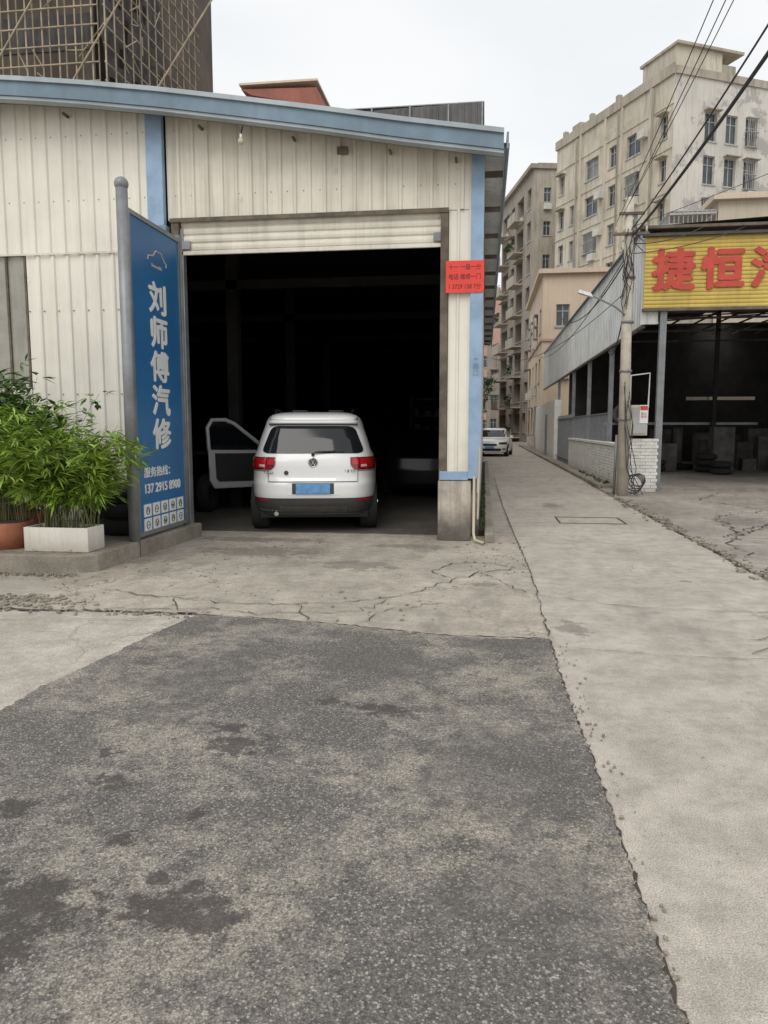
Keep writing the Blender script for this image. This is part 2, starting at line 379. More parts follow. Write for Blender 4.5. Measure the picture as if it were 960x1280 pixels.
CR.append(crackline([(-2.6,5.85),(-2.3,5.4)],.006,.016,.02));CR.append(crackline([(-1.5,5.8),(-1.3,5.3)],.006,.016,.02))
CR.append(crackline([(-3.0,5.4),(-2.3,5.55),(-1.7,5.45),(-1.0,5.6),(-.7,6.2)],.005,.016,.03))
CR.append(crackline([(-.9,5.2),(-.75,5.7),(-.3,6.0)],.005,.016,.02))
CR.append(crackline([(-.02,7.35),(.45,6.4),(1.2,6.05),(2.1,6.0),(2.7,6.1)],.004,.016,.02))
CR.append(crackline([(-.25,7.0),(-.5,7.3),(-.35,7.8),(.1,7.9),(.3,7.6)],.006,.016,.02))
CR.append(crackline([(.5,4.85),(1.3,4.75),(2.68,4.8)],.003,.016,.006));CR.append(crackline([(.45,11.4),(2.66,11.3)],.006,.016,.012))
CR.append(crackline([(2.7,7.1),(2.5,6.0),(2.2,5.2),(1.75,4.9),(1.9,4.6)],.005,.016,.03))
CR.append(crackline([(2.2,5.2),(2.0,5.3),(1.8,5.2)],.005,.016,.02))
CR.append(crackline([(-6,4.3),(-4.2,4.9),(-2.4,5.2)],.003,.016,.015))
for y in (16.5,22,28,36): CR.append(crackline([(.35,y),(2.66,y)],.01,.016,.012))
for k in range(12):
    x=R.uniform(3,6);y=R.uniform(5,14);CR.append(crackline([(x,y),(x+R.uniform(-.8,.8),y+R.uniform(1,3)),(x+R.uniform(0,1.5),y+R.uniform(3,4))],.012,.016,.04))
multi('pavement_cracks_edge_shade',CR,M_crack,G)
boxes('drain_cover_frame',[(1.15,2.15,11.42,11.445,.006,.012),(1.15,2.15,12.2,12.225,.006,.012),(1.15,1.175,11.445,12.2,.006,.012),(2.125,2.15,11.445,12.2,.006,.012)],M_crack,A)
V=[];F=[]
def stone(x,y,s,z0=.01):
    global V,F
    v,f=boxvf(x-s,x+s,y-s*1.2,y+s*1.1,0,z0+s*.8);n=len(V);V+=[(a+R.uniform(-s,s)*.5,b+R.uniform(-s,s)*.5,c) for a,b,c in v];F+=[tuple(i+n for i in q) for q in f]
for k in range(260): stone(2.74+R.gauss(0,.09),R.uniform(5,17),R.uniform(.008,.032))
for k in range(220):
    x=R.choice([R.uniform(-4.2,-2.2),R.uniform(-.2,.5),R.uniform(-3.9,.4)]);y=R.choice([5.35+R.gauss(0,.06),R.uniform(6.8,9.2)]) if x<-2 else R.uniform(7,9.3) if x>-.3 else R.uniform(5.3,6.4)
    stone(x,y,R.uniform(.003,.012),.012)
for k in range(120): stone(R.gauss(-3.75,.22),R.gauss(5.62,.12),R.uniform(.004,.02))
for k in range(90): stone(R.uniform(-5,-3.9),6.7-abs(R.gauss(0,.05)),R.uniform(.004,.015))
for k in range(160): stone(R.uniform(-2.4,.5),R.uniform(1.4,5.0),R.uniform(.0015,.0045),.016)
for k in range(90): stone(.5+R.gauss(.02,.04),R.uniform(1.4,5.0),R.uniform(.002,.007),.012)
mesh('loose_stones',V,F,M_kerb,G)
outl=[(-12,6.72),(-5.2,6.76),(-3.98,6.78),(-3.84,6.9),(-3.72,9.38),(-12,9.38)]
n=len(outl)
PL=mesh('raised_kerb_platform',[(x,y,0) for x,y in outl]+[(x,y,.19) for x,y in outl],[tuple(range(n,2*n))]+[(i,(i+1)%n,n+(i+1)%n,n+i) for i in range(n)],M_kerb,None,False,.02)
# ---------------------------------------------------------------- workshop building
W=root('car_repair_workshop',(-4,9.43,0))
tab=[(-16,5.0),(-12,5.6),(-9,5.85),(-7.4,5.84),(-6.03,5.76),(-4.97,5.64),(-3.95,5.50),(-2.95,5.34),(-1.98,5.18),(-1.03,5.01),(.17,4.82)]
def Zr(x):
    for i in range(len(tab)-1):
        if x<=tab[i+1][0]: 
            a,b=tab[i],tab[i+1];return a[1]+(b[1]-a[1])*(x-a[0])/(b[0]-a[0])
    return tab[-1][1]
FYY=9.43
corr('upper_sheet_left',(-12,FYY),(1,0),7.72,3.74,lambda s:Zr(-12+s)-.12,M_cream,W,.21,.022)
corr('lower_sheet_left',(-6.09,FYY+.01),(1,0),2.0,.19,3.735,M_cream,W,.21,.022)
corr('sheet_under_window',(-12,FYY+.01),(1,0),5.9,.19,2.04,M_cream,W,.21,.022)
corr('door_header_sheet',(-4.08,FYY),(1,0),3.9,4.10,lambda s:Zr(-4.08+s)-.12,M_cream2,W,.19,.022)
corr('pillar_sheet',(-.47,FYY+.012),(1,0),.27,.80,4.105,M_cream,W,.14,.018)
box('translucent_window',(-12,-6.1,FYY+.03,FYY+.06,2.04,3.74),M_haze,W)
boxes('window_bars',[(x,x+.03,FYY+.005,FYY+.03,2.04,3.74) for x in (-6.13,-6.4,-6.7,-7.0,-7.4)]+[(-12,-6.1,FYY-.005,FYY+.028,2.0,2.05)],M_rust,W)
box('seam_strip',(-12,-4.1,FYY-.03,FYY-.0225,3.72,3.745),M_cream2,W)
sc=[]
for z in (.8,1.9,3.0,4.4,5.2):
    x=-11.95
    while x<-.2:
        if (x<-4.35 and (z>3.8 or x>-6.1)) or (x>-4.05 and z>4.2 and z<Zr(x)-.2): sc.append(boxvf(x-.006,x+.006,FYY-.004,FYY+.004 if z>3.7 else FYY+.012,z-.006,z+.006))
        x+=.21
multi('screw_heads',sc,M_rust,W)
box('blue_downpipe_duct',(-4.32,-4.1,FYY-.09,FYY-.002,4.02,5.4),M_blue,W,.01)
box('duct_foot',(-4.3,-4.06,FYY-.12,FYY-.003,3.86,4.02),M_gut,W,.01)
box('blue_corner_trim',(-.2,-.045,FYY-.05,FYY+.12,.81,4.75),M_blue,W,.004)
box('blue_foot_trim',(-.56,-.2,FYY-.03,FYY+.008,.79,.9),M_blue,W,.004)
box('pillar_base',(-.58,-.16,FYY-.02,FYY+.42,0,.785),M_conc,W,.02)
box('right_door_rail',(-.57,-.475,FYY-.02,FYY+.1,.79,4.12),M_rust,W,.004)
box('left_door_rail',(-4.04,-3.94,FYY-.02,FYY+.1,.0,4.12),M_rust,W,.004)
box('left_inner_rail',(-3.935,-3.9,FYY+.02,FYY+.12,.0,4.0),M_steel,W)
box('header_angle',(-4.05,-.47,FYY-.035,FYY-.024,4.07,4.12),M_rust,W)
corrh('roller_shutter',(-3.93,FYY+.06),(1,0),3.4,3.72,4.14,M_shut,W,.1,.022)
box('shutter_bottom_bar',(-3.93,-.53,FYY+.02,FYY+.055,3.67,3.72),M_shut,W,.006)
boxes('shutter_end_drums',[(-3.93,-3.8,FYY+.0,FYY+.03,3.74,3.84),(-.66,-.54,FYY+.0,FYY+.03,3.74,3.84)],M_steel,W)
xs=[-16+i*.3 for i in range(55)]; xs=[x for x in xs if x<.17]+[.17]
def strip(name,ya,yb,oa,ob,mat):
    V=[];F=[]
    for x in xs:
        V+=[(x,ya,Zr(x)+oa),(x,ya,Zr(x)+ob),(x,yb,Zr(x)+ob),(x,yb,Zr(x)+oa)]
    for i in range(len(xs)-1):
        a=4*i;b=a+4
        for k in range(4):F.append((a+k,b+k,b+(k+1)%4,a+(k+1)%4))
    F+=[(0,1,2,3),(len(V)-4,len(V)-1,len(V)-2,len(V)-3)]
    return mesh(name,V,F,mat,W)
strip('gutter_fascia',8.97,9.02,-.20,-.035,M_gut)
strip('gutter_lip',8.94,9.04,-.033,.02,M_gut2)
strip('gutter_bottom',8.99,9.12,-.24,-.203,M_gut2)
strip('roof_deck',9.05,31,-.05,-.02,M_droof)
strip('soffit_beam',9.14,9.20,-.22,-.055,M_rust)
boxes('soffit_hooks',[(x,x+.025,9.3,9.42,Zr(x)-.27,Zr(x)-.24) for x in (-6.7,-5.4,-3.6,-2.4,-1.2,-.4)]+[(-1.85,-1.72,9.36,9.42,4.8,4.88)],M_rust,W)
V=[];F=[];k=0;y=9.05
while y<30:
    z=Zr(.15)-.10+(0.02 if k%2 else 0)
    V+=[(-.1,y,z+.04),(.24,y,z-.02)];k+=1;y+=.09
for i in range(k-1):F.append((2*i,2*i+1,2*i+3,2*i+2))
mesh('side_eave_sheet',V,F,M_wsheet,W)
box('side_eave_edge',(.2,.225,8.96,30,4.62,4.80),M_gut,W)
boxes('eave_brackets',[(-.045,.18,y,y+.04,4.55,4.62) for y in [9.7+i*1.5 for i in range(13)]],M_rust,W)
corr('alley_side_wall_outer',(-.09,9.56),(0,1),20.4,.6,4.68,M_wsheet,W,.3,.02)
box('side_plinth',(-.2,-.06,9.86,30,0,.62),M_conc,W)
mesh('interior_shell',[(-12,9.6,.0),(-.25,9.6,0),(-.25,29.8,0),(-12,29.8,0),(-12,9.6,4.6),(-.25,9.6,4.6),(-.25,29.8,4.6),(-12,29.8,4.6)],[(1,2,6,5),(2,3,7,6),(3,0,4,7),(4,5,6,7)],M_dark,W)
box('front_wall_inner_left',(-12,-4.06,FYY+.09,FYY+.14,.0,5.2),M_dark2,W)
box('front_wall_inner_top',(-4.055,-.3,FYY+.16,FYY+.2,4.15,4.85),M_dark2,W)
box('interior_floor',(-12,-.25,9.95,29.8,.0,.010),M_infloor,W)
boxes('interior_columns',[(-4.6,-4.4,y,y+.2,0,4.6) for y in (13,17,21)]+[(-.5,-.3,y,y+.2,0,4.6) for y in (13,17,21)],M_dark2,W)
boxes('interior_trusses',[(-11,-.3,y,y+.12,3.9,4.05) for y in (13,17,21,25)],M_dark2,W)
boxes('workbench',[(-7.5,-5,16,16.8,.85,.92),(-7.4,-7.3,16.1,16.2,.01,.85),(-5.2,-5.1,16.1,16.2,.01,.85)],M_mid,W)
boxes('tool_shelf',[(-2.0,-.5,20.2,20.6,z,z+.04) for z in (1.3,1.75,2.2)]+[(x,x+.04,20.2,20.6,.01,2.3) for x in (-2.0,-.54)]+[(-1.9+.27*i,-1.9+.27*i+R.uniform(.1,.22),20.25,20.5,z,z+R.uniform(.12,.3)) for i in range(5) for z in (1.342,1.792)]+[(-1.35,-1.15,20.3,20.34,2.6,2.75)],M_mid,W)
for i,(x,y) in enumerate([(-4.7,12.2),(-4.75,12.2),(-4.8,12.9),(-.62,12.4),(-.62,13.0)]):
    torus('hung_tyre_%d'%i,(x,y,.33 if x<-1 else 2.2),.24,.095,(1,0,0),M_tyre,W,24,8)
box('red_banner_sheet',(-.50,-.035,FYY-.062,FYY-.056,3.10,3.48),M_red,W)
for i,t in enumerate(['十一 一级一分','电话 维修一门','1 3729 158 7分']):
    text('banner_writing_%d'%i,t,(-.27,FYY-.063,3.40-.115*i),(math.radians(90),0,0),.075,M_black,W,.001,0,.85)
text('trim_scrawl','↑\n路\n口',(-.12,FYY-.052,2.2),(math.radians(90),0,0),.08,M_gut,W,.001)
BL=root('hanging_bulb',(-2.98,9.1,4.9))
wire('flex',[(-2.98,9.17,5.1),(-2.98,9.12,5.02),(-2.98,9.1,4.98)],.008,M_wire,BL)
def ball(nm,c,r,mat,par):
    bm=bmesh.new();bmesh.ops.create_uvsphere(bm,u_segments=16,v_segments=10,radius=r,matrix=Matrix.Translation(c));me=bpy.data.meshes.new(nm);bm.to_mesh(me);bm.free();me.materials.append(mat);me.polygons.foreach_set('use_smooth',[True]*len(me.polygons));return link(bpy.data.objects.new(nm,me),par)
ball('bulb_glass',(-2.98,9.1,4.9),.038,M_beige,BL)
cyl('bulb_socket',(-2.98,9.1,4.93),(-2.98,9.1,4.985),.02,.016,M_white,BL)
PV=root('drain_pipe',(-.1,9.3,0))
wire('pipe',[(-.12,9.38,.85),(-.12,9.36,.12),(-.10,9.3,.04),(.02,9.1,.03)],.018,M_beige,PV)
wire('hose',[(-.05,9.5,2.0),(-.06,9.36,1.0),(-.07,9.37,.3)],.010,M_beige,PV)
K=root('alley_kerb',(0,15,0))
box('kerb_stone',(.02,.14,9.3,30,0,.13),M_kerb,K,.02)
box('kerb_soil',(-.06,.02,9.9,30,0,.09),M_soil,K)
# ---------------------------------------------------------------- foliage generators
def leafvf(p,d,up,L,w):
    d=d.normalized();s=d.cross(up)
    if s.length<1e-3:s=Vector((1,0,0))
    s.normalize();nn=s.cross(d)
    m=p+d*L*.45;t=p+d*L-Vector((0,0,L*.18))
    return [p,m+s*w-nn*w*.2,t,m-s*w-nn*w*.2],[(0,1,2),(0,2,3)]
def addleaf(V,F,*a):
    v,f=leafvf(*a);n=len(V);V+=[tuple(q) for q in v];F+=[tuple(i+n for i in q) for q in f]
def bamboo(name,base,sx,sy,h,nst,par,lmat,LL=.15,lw=.011,lean=.35,per=26,hv=.35):
    V=[];F=[];st=[]
    for i in range(nst):
        p=Vector((base[0]+R.uniform(-sx,sx),base[1]+R.uniform(-sy,sy),base[2]))
        a=R.uniform(0,6.28);dx=Vector((math.cos(a),math.sin(a),0));hh=h*R.uniform(1-hv,1.05);ln=lean*R.uniform(.2,1.2)
        pts=[p+dx*ln*(t/8)**1.8+Vector((0,0,hh*(t/8)*(1-.12*(t/8)))) for t in range(9)]
        for k in range(8): st.append(cylvf(pts[k],pts[k+1],.005*(1-.08*k),.005*(1-.08*(k+1)),5))
        for k in range(per):
            t=R.uniform(.25,1)**.8*8;j=min(7,int(t));q=pts[j].lerp(pts[j+1],t-j)
            b=R.uniform(0,6.28);dd=Vector((math.cos(b),math.sin(b),R.uniform(-.3,.7)))
            q2=q+dd*R.uniform(.02,.14)
            for m in range(3):
                d3=dd+Vector((R.uniform(-.6,.6),R.uniform(-.6,.6),R.uniform(-.5,.3)))
                addleaf(V,F,q2,d3,Vector((0,0,1)),LL*R.uniform(.6,1.2),lw*R.uniform(.7,1.2))
    mesh(name+'_leaves',V,F,lmat,par);multi(name+'_stems',st,M_stem,par)
P1=root('potted_bamboo',(-4.28,7.1,.19))
def trough(nm,x0,x1,y0,y1,z0,z1,mat,par):
    t=.03
    boxes(nm,[(x0,x1,y0,y0+t,z0,z1),(x0,x1,y1-t,y1,z0,z1),(x0,x0+t,y0+t,y1-t,z0,z1),(x1-t,x1,y0+t,y1-t,z0,z1),(x0+t,x1-t,y0+t,y1-t,z0,z0+.03)],mat,par,.006)
    box('soil',(x0+t,x1-t,y0+t,y1-t,z0+.03,z1-.04),M_soil,par)
trough('planter_box',-4.66,-3.96,6.93,7.26,.192,.44,M_foam,P1)
bamboo('bamboo',(-4.27,7.12,.40),.28,.1,1.17,84,P1,M_leaf,.155,.012,.55,30)
P2=root('potted_bamboo',(-5.2,7.2,.19))
cyl('clay_pot',(-4.98,7.15,.19),(-4.98,7.15,.47),.18,.25,M_clay,P2,24);cyl('soil',(-4.98,7.15,.471),(-4.98,7.15,.475),.22,.22,M_soil,P2)
bamboo('shrub',(-5.05,7.3,.45),.25,.15,1.35,64,P2,M_leaf,.155,.013,.5,28)
P3=root('potted_shrub',(-5.3,7.9,.19))
trough('planter_box',-6.2,-5.0,7.7,8.05,.192,.5,M_clay,P3)
bamboo('shrub',(-5.45,7.9,.45),.6,.12,1.65,70,P3,M_leaf2,.13,.030,.4,26)
bamboo('shrub_front',(-6.0,7.0,.2),.5,.15,1.2,50,P3,M_leaf,.15,.013,.5,24)
P4=root('potted_palm',(-5.9,8.6,.19))
cyl('clay_pot',(-5.9,8.6,.2),(-5.9,8.6,.5),.18,.24,M_clay,P4,24)
bamboo('palm',(-5.9,8.6,.45),.1,.1,2.1,16,P4,M_leaf2,.2,.022,.5,18)
T=root('tyre_stack',(-4.3,8.5,.19))
for i,(x,y,k) in enumerate([(-4.25,8.35,0),(-4.25,8.35,1),(-4.27,8.33,2),(-4.8,8.9,0),(-4.8,8.9,1)]):
    torus('tyre_%d'%i,(x,y,.19+.1+.2*k),.235,.1,(0,0,1),M_tyre,T,28,10)
LT=root('leaf_litter',(-4,6.7,0));V=[];F=[]
for i in range(130):
    x,y,z=R.choice([(R.uniform(-5.2,-3.8),R.uniform(6.4,6.7),.012),(R.uniform(-4.9,-3.9),R.uniform(6.8,6.92),.2),(R.uniform(-4,-3.2),R.uniform(5.4,6.6),.014),(R.uniform(-.1,.4),R.uniform(9,10.5),.016)])
    addleaf(V,F,Vector((x,y,z+.004)),Vector((R.uniform(-1,1),R.uniform(-1,1),.12)),Vector((0,0,1)),R.uniform(.03,.08),.008)
mesh('fallen_leaves',V,F,M_dry,LT)
# ---------------------------------------------------------------- blue sign board
SB=root('blue_signboard',(-3.86,8.4,.19))
sx=-3.86
cyl('front_post',(sx,7.74,.0),(sx,7.74,3.98),.062,.062,M_steel,SB,20)
ball('post_ball',(sx,7.74,4.02),.075,M_steel,SB)
cyl('rear_post',(sx,9.2,.0),(sx,9.2,3.85),.045,.045,M_steel,SB,16)
box('sign_panel',(sx-.03,sx+.02,7.84,9.12,.27,3.75),M_sign,SB)
boxes('sign_frame',[(sx-.04,sx+.035,7.80,9.155,3.751,3.80),(sx-.04,sx+.035,7.80,9.155,.22,.269),(sx-.04,sx+.035,7.80,7.839,.27,3.75),(sx-.04,sx+.035,9.121,9.155,.27,3.75)],M_steel,SB)
rt=(math.radians(90),0,math.radians(90));yc=8.5;fx=sx+.022
for i,ch in enumerate('刘师傅汽修'):
    text('sign_character_%d'%i,ch,(fx,yc,2.93-.395*i),rt,.375,M_white,SB,.002,.016,1.35,(1,0,0),(0,1,0))
text('hotline_label','服务热线：',(fx,8.38,.93),rt,.125,M_white,SB,.002,.003,1.3,(1,0,0),(0,1,0))
text('hotline_number','137 2915 8900',(fx,8.47,.745),rt,.15,M_white,SB,.002,.005,1.12,(1,0,0),(0,1,0))
lg=[(-.24,0),(-.22,.05),(-.1,.07),(-.02,.14),(.12,.14),(.2,.07),(.26,.04),(.25,0)]
wire('logo_car_outline',[(fx,yc+a,3.36+b) for a,b in lg],.008,M_beige,SB)
text('logo_caption','Automobile',(fx,yc,3.32),rt,.06,M_beige,SB,.002)
bl=[];
for r in range(2):
    for c in range(5):
        y=7.94+c*.23;z=.50-.165*r
        bl.append((fx-.001,fx+.004,y,y+.19,z-.07,z+.075))
        torus('brand_logo_%d_%d'%(r,c),(fx+.005,y+.095,z),.042,.005,(1,0,0),M_steeld,SB,18,6)
        L=[[(-.03,-.02),(0,.03),(.03,-.02)],[(-.03,0),(.03,0)],[(-.025,.02),(0,-.03),(.025,.02)],[(-.03,.015),(-.01,-.02),(.0,.01),(.01,-.02),(.03,.015)]][(r*5+c)%4]
        wire('brand_mark_%d_%d'%(r,c),[(fx+.006,y+.095+a,z+b) for a,b in L],.004,M_steeld,SB)
boxes('logo_tiles',bl,M_white,SB)
# ---------------------------------------------------------------- cars
def interp(t,z,k):
    if z<=t[0][0]:return t[0][k]
    for i in range(len(t)-1):
        if z<=t[i+1][0]:
            a,b=t[i],t[i+1];return a[k]+(b[k]-a[k])*(z-a[0])/(b[0]-a[0])
    return t[-1][k]
class Car:
    def __init__(s,name,loc,rot,tab,paint,n=5.):
        s.r=root(name,loc,rot,True);s.t=tab;s.n=n;s.paint=paint
        zs=[]
        for i in range(len(tab)-1):
            m=max(1,int((tab[i+1][0]-tab[i][0])/.03))
            for k in range(m): zs.append(tab[i][0]+(tab[i+1][0]-tab[i][0])*k/m)
        zs.append(tab[-1][0]);N=72;V=[];F=[]
        for z in zs:
            yr,yf,w=interp(tab,z,1),interp(tab,z,2),interp(tab,z,3);yc=(yr+yf)/2;l=(yf-yr)/2
            for i in range(N):
                a=2*math.pi*i/N;c,q=math.cos(a),math.sin(a);e=2/n
                V.append((w*math.copysign(abs(c)**e,c),yc+l*math.copysign(abs(q)**e,q),z))
        for j in range(len(zs)-1):
            for i in range(N):
                F.append((j*N+i,j*N+(i+1)%N,(j+1)*N+(i+1)%N,(j+1)*N+i))
        F.append(tuple(range((len(zs)-1)*N,len(zs)*N)));F.append(tuple(reversed(range(N))))
        o=mesh('body',V,F,paint,s.r,True)
        o.data.polygons[len(o.data.polygons)-1].use_smooth=False
    def yr(s,x,z,sgn=-1):
        a,b,w=interp(s.t,z,1),interp(s.t,z,2),interp(s.t,z,3);yc=(a+b)/2;l=(b-a)/2
        k=max(0,1-min(.9995,abs(x)/w)**s.n)**(1/s.n);return yc+sgn*l*k
    def xs(s,y,z):
        a,b,w=interp(s.t,z,1),interp(s.t,z,2),interp(s.t,z,3);yc=(a+b)/2;l=(b-a)/2
        return w*max(0,1-min(.9995,abs(y-yc)/l)**s.n)**(1/s.n)
    def panel(s,name,x0,x1,z0,z1,mat,off=.006,nx=14,nz=8,sgn=-1):
        V=[];F=[]
        for j in range(nz+1):
            z=z0+(z1-z0)*j/nz;xa=x0(z) if callable(x0) else x0;xb=x1(z) if callable(x1) else x1
            for i in range(nx+1):
                x=xa+(xb-xa)*i/nx;w=interp(s.t,z,3);ex=off*(x/w)
                V.append((x+ex,s.yr(x,z,sgn)+sgn*off,z))
        for j in range(nz):
            for i in range(nx):a=j*(nx+1)+i;F.append((a,a+1,a+nx+2,a+nx+1))
        return mesh(name,V,F,mat,s.r,True)
    def side(s,name,sd,y0,y1,z0,z1,mat,off=.008,ny=10,nz=6):
        V=[];F=[]
        for j in range(nz+1):
            z=z0+(z1-z0)*j/nz;ya=y0(z) if callable(y0) else y0;yb=y1(z) if callable(y1) else y1
            for i in range(ny+1):
                y=ya+(yb-ya)*i/ny;V.append((sd*(s.xs(y,z)+off),y,z))
        for j in range(nz):
            for i in range(ny):a=j*(ny+1)+i;F.append((a,a+1,a+ny+2,a+ny+1))
        return mesh(name,V,F,mat,s.r,True)
    def wheel(s,nm,x,y,r,w,sd):
        V=[];F=[];prof=[(0,r*.62),(0,r*.9),(.02,r*.98),(w*.5,r),(w-.02,r*.98),(w,r*.9),(w,r*.62)];N=30
        for i in range(N):
            a=2*math.pi*i/N
            for d,rr in prof:V.append((x-sd*d,y+rr*math.cos(a),r+rr*math.sin(a)))
        m=len(prof)
        for i in range(N):
            for k in range(m-1):F.append((i*m+k,((i+1)%N)*m+k,((i+1)%N)*m+k+1,i*m+k+1))
        mesh(nm+'_tyre',V,F,M_tyre,s.r,True)
        cyl(nm+'_hub',(x-sd*.05,y,r),(x-sd*.15,y,r),r*.61,r*.61,M_plastic,s.r,24)
        sp=[]
        for i in range(5):
            a=2*math.pi*i/5+.3;sp.append(cylvf((x-sd*.03,y,r),(x-sd*.03,y+r*.6*math.cos(a),r+r*.6*math.sin(a)),.03,.045,8))
        multi(nm+'_spokes',sp,M_chrome,s.r);torus(nm+'_rim',(x-sd*.02,y,r),r*.62,.018,(1,0,0),M_chrome,s.r)
    def arch(s,nm,sd,y,r):
        V=[];F=[];N=20
        for i in range(N+1):
            a=math.pi*i/N;
            for rr in(0.01,r):
                yy=y+rr*math.cos(a);zz=.3+rr*math.sin(a);V.append((sd*(s.xs(yy,max(zz,.3))+.004),yy,zz))
        for i in range(N):F.append((2*i,2*i+1,2*i+3,2*i+2))
        mesh(nm,V,F,M_black,s.r)
suv=[(.27,.16,4.28,.80),(.33,.07,4.36,.865),(.42,.02,4.40,.89),(.55,.0,4.42,.903),(.68,.0,4.42,.905),(.72,.012,4.41,.905),(.75,.045,4.40,.905),(.80,.058,4.36,.904),(.85,.06,4.32,.903),(.95,.065,4.15,.898),(1.01,.08,3.85,.886),(1.06,.10,3.5,.868),(1.10,.125,3.32,.85),(1.3,.24,3.0,.785),(1.48,.355,2.72,.718),(1.53,.375,2.62,.70),(1.57,.375,2.5,.678),(1.60,.40,2.38,.655),(1.63,.47,2.2,.615),(1.652,.58,2.08,.56),(1.668,.72,1.98,.49),(1.676,.9,1.9,.38)]
C=Car('white_suv',(-2.28,9.72,0),math.radians(11),suv,M_carw,5)
p=C.panel
p('bumper_cladding',-.885,.885,.275,.50,M_plastic,.008,40,6)
p('diffuser_insert',-.45,.45,.30,.40,M_steeld,.014,20,3)
p('tailgate_shut_line_low',-.60,.60,.722,.730,M_black,.007,20,1)
p('bumper_shadow_gap',-.86,.86,.498,.504,M_black,.010,40,1)
for sd in(-1,1):
    p('tailgate_shut_line_%s'%('r' if sd>0 else 'l'),sd*.60,sd*.606,.73,1.06,M_black,.0075,1,8)
    p('bumper_side_line_%s'%('r' if sd>0 else 'l'),min(sd*.6,sd*.86),max(sd*.6,sd*.86),.868,.874,M_black,.007,12,1)
def wx(z):
    t=(z-1.12)/(1.475-1.12);return .70-.135*t
def rounded(z0,z1,f,r=.05):
    def g(z):
        e=0
        if z-z0<r:e=r-math.sqrt(max(0,r*r-(r-(z-z0))**2))
        if z1-z<r:e=max(e,r-math.sqrt(max(0,r*r-(r-(z1-z))**2)))
        return f(z)-e*1.3
    return g
gx=rounded(1.105,1.475,wx,.07)
p('rear_window',lambda z:-gx(z),gx,1.105,1.475,M_glass,.007,30,24)
p('spoiler_lip',-.60,.60,1.487,1.50,M_plastic,.02,20,2)
p('high_brake_lamp',-.16,.16,1.52,1.54,M_lred2,.008,8,1)
V=[];F=[]
for i in range(21):
    x=-.62+1.24*i/20;y=C.yr(x*.98,1.53)
    V+=[(x,y-.09,1.512),(x,y-.085,1.535),(x,y+.12,1.605),(x,y+.1,1.49)]
for i in range(20):
    a=4*i
    for k in range(4):F.append((a+k,a+4+k,a+4+(k+1)%4,a+(k+1)%4))
F+=[(0,1,2,3),(83,82,81,80)]
mesh('roof_spoiler',V,F,M_carw,C.r,True)
for sd in(-1,1):
    nm='r' if sd>0 else 'l'
    lo=lambda z:sd*(.50+.12*max(0,(.965-z)/.08)**1.5*.5)
    hi=lambda z:sd*(.873-.03*max(0,(z-.98)/.08))
    a,b=(lo,hi) if sd>0 else (hi,lo)
    p('tail_lamp_'+nm,a,b,.885,1.055,M_lred2,.012,24,8)
    a=(lambda z:sd*.63) ;b=(lambda z:sd*.855)
    p('tail_lamp_bright_'+nm,a if sd>0 else b,b if sd>0 else a,.905,1.04,M_lred,.017,16,6)
    a=(lambda z:sd*.52);b=(lambda z:sd*.61)
    p('tail_lamp_inner_'+nm,a if sd>0 else b,b if sd>0 else a,.955,1.035,M_lred,.017,8,6)
    a=(lambda z:sd*.64);b=(lambda z:sd*.72)
    p('reverse_lamp_'+nm,a if sd>0 else b,b if sd>0 else a,.925,.955,M_lclr,.019,8,3)
    a=(lambda z:sd*.60);b=(lambda z:sd*.80)
    p('reflector_'+nm,a if sd>0 else b,b if sd>0 else a,.47,.492,M_lred,.014,8,2)
p('plate_recess',-.34,.34,.545,.715,M_carw,.004,16,4)
p('plate_surround',-.28,.28,.558,.708,M_plastic,.006,16,4)
p('number_plate',-.225,.225,.565,.70,M_plate,.022,8,3)
p('handle_garnish',-.3,.3,.745,.762,M_chrome,.012,8,1)
yb=C.yr(0,1.0)-.018;zc=.985
cyl('badge_disc',(0,yb+.012,zc),(0,yb,zc),.06,.06,M_steeld,C.r,28);torus('badge_ring',(0,yb,zc),.058,.007,(0,1,0),M_chrome,C.r)
wire('badge_mark_upper',[(-.028,yb-.004,zc+.046),(0,yb-.004,zc+.004),(.028,yb-.004,zc+.046)],.005,M_chrome,C.r)
wire('badge_mark_lower',[(-.05,yb-.004,zc+.026),(-.023,yb-.004,zc-.042),(0,yb-.004,zc-.004),(.023,yb-.004,zc-.042),(.05,yb-.004,zc+.026)],.005,M_chrome,C.r)
def ctext(nm,t,x,z,size):
    text(nm,t,(x,C.yr(x,z)-.010,z),(math.radians(90),0,0),size,M_steeld,C.r,.002)
ctext('model_lettering','TIGUAN',-.57,.845,.055);ctext('trim_lettering','1.8 TSI',.50,.865,.055)
cyl('oval_badge',(-.36,C.yr(-.36,.845)-.004,.845),(-.36,C.yr(-.36,.845)-.012,.845),.03,.03,M_plastic,C.r)
wy=C.yr(0,1.1)-.03
wire('rear_wiper',[(0.0,wy,1.09),(.03,wy+.004,1.12),(.30,C.yr(.3,1.15)-.03,1.135)],.010,M_black,C.r)
cyl('wiper_hub',(0,wy+.04,1.09),(0,wy-.01,1.09),.022,.022,M_black,C.r)
p('wiper_blade',.06,.42,1.128,1.138,M_black,.018,8,1)
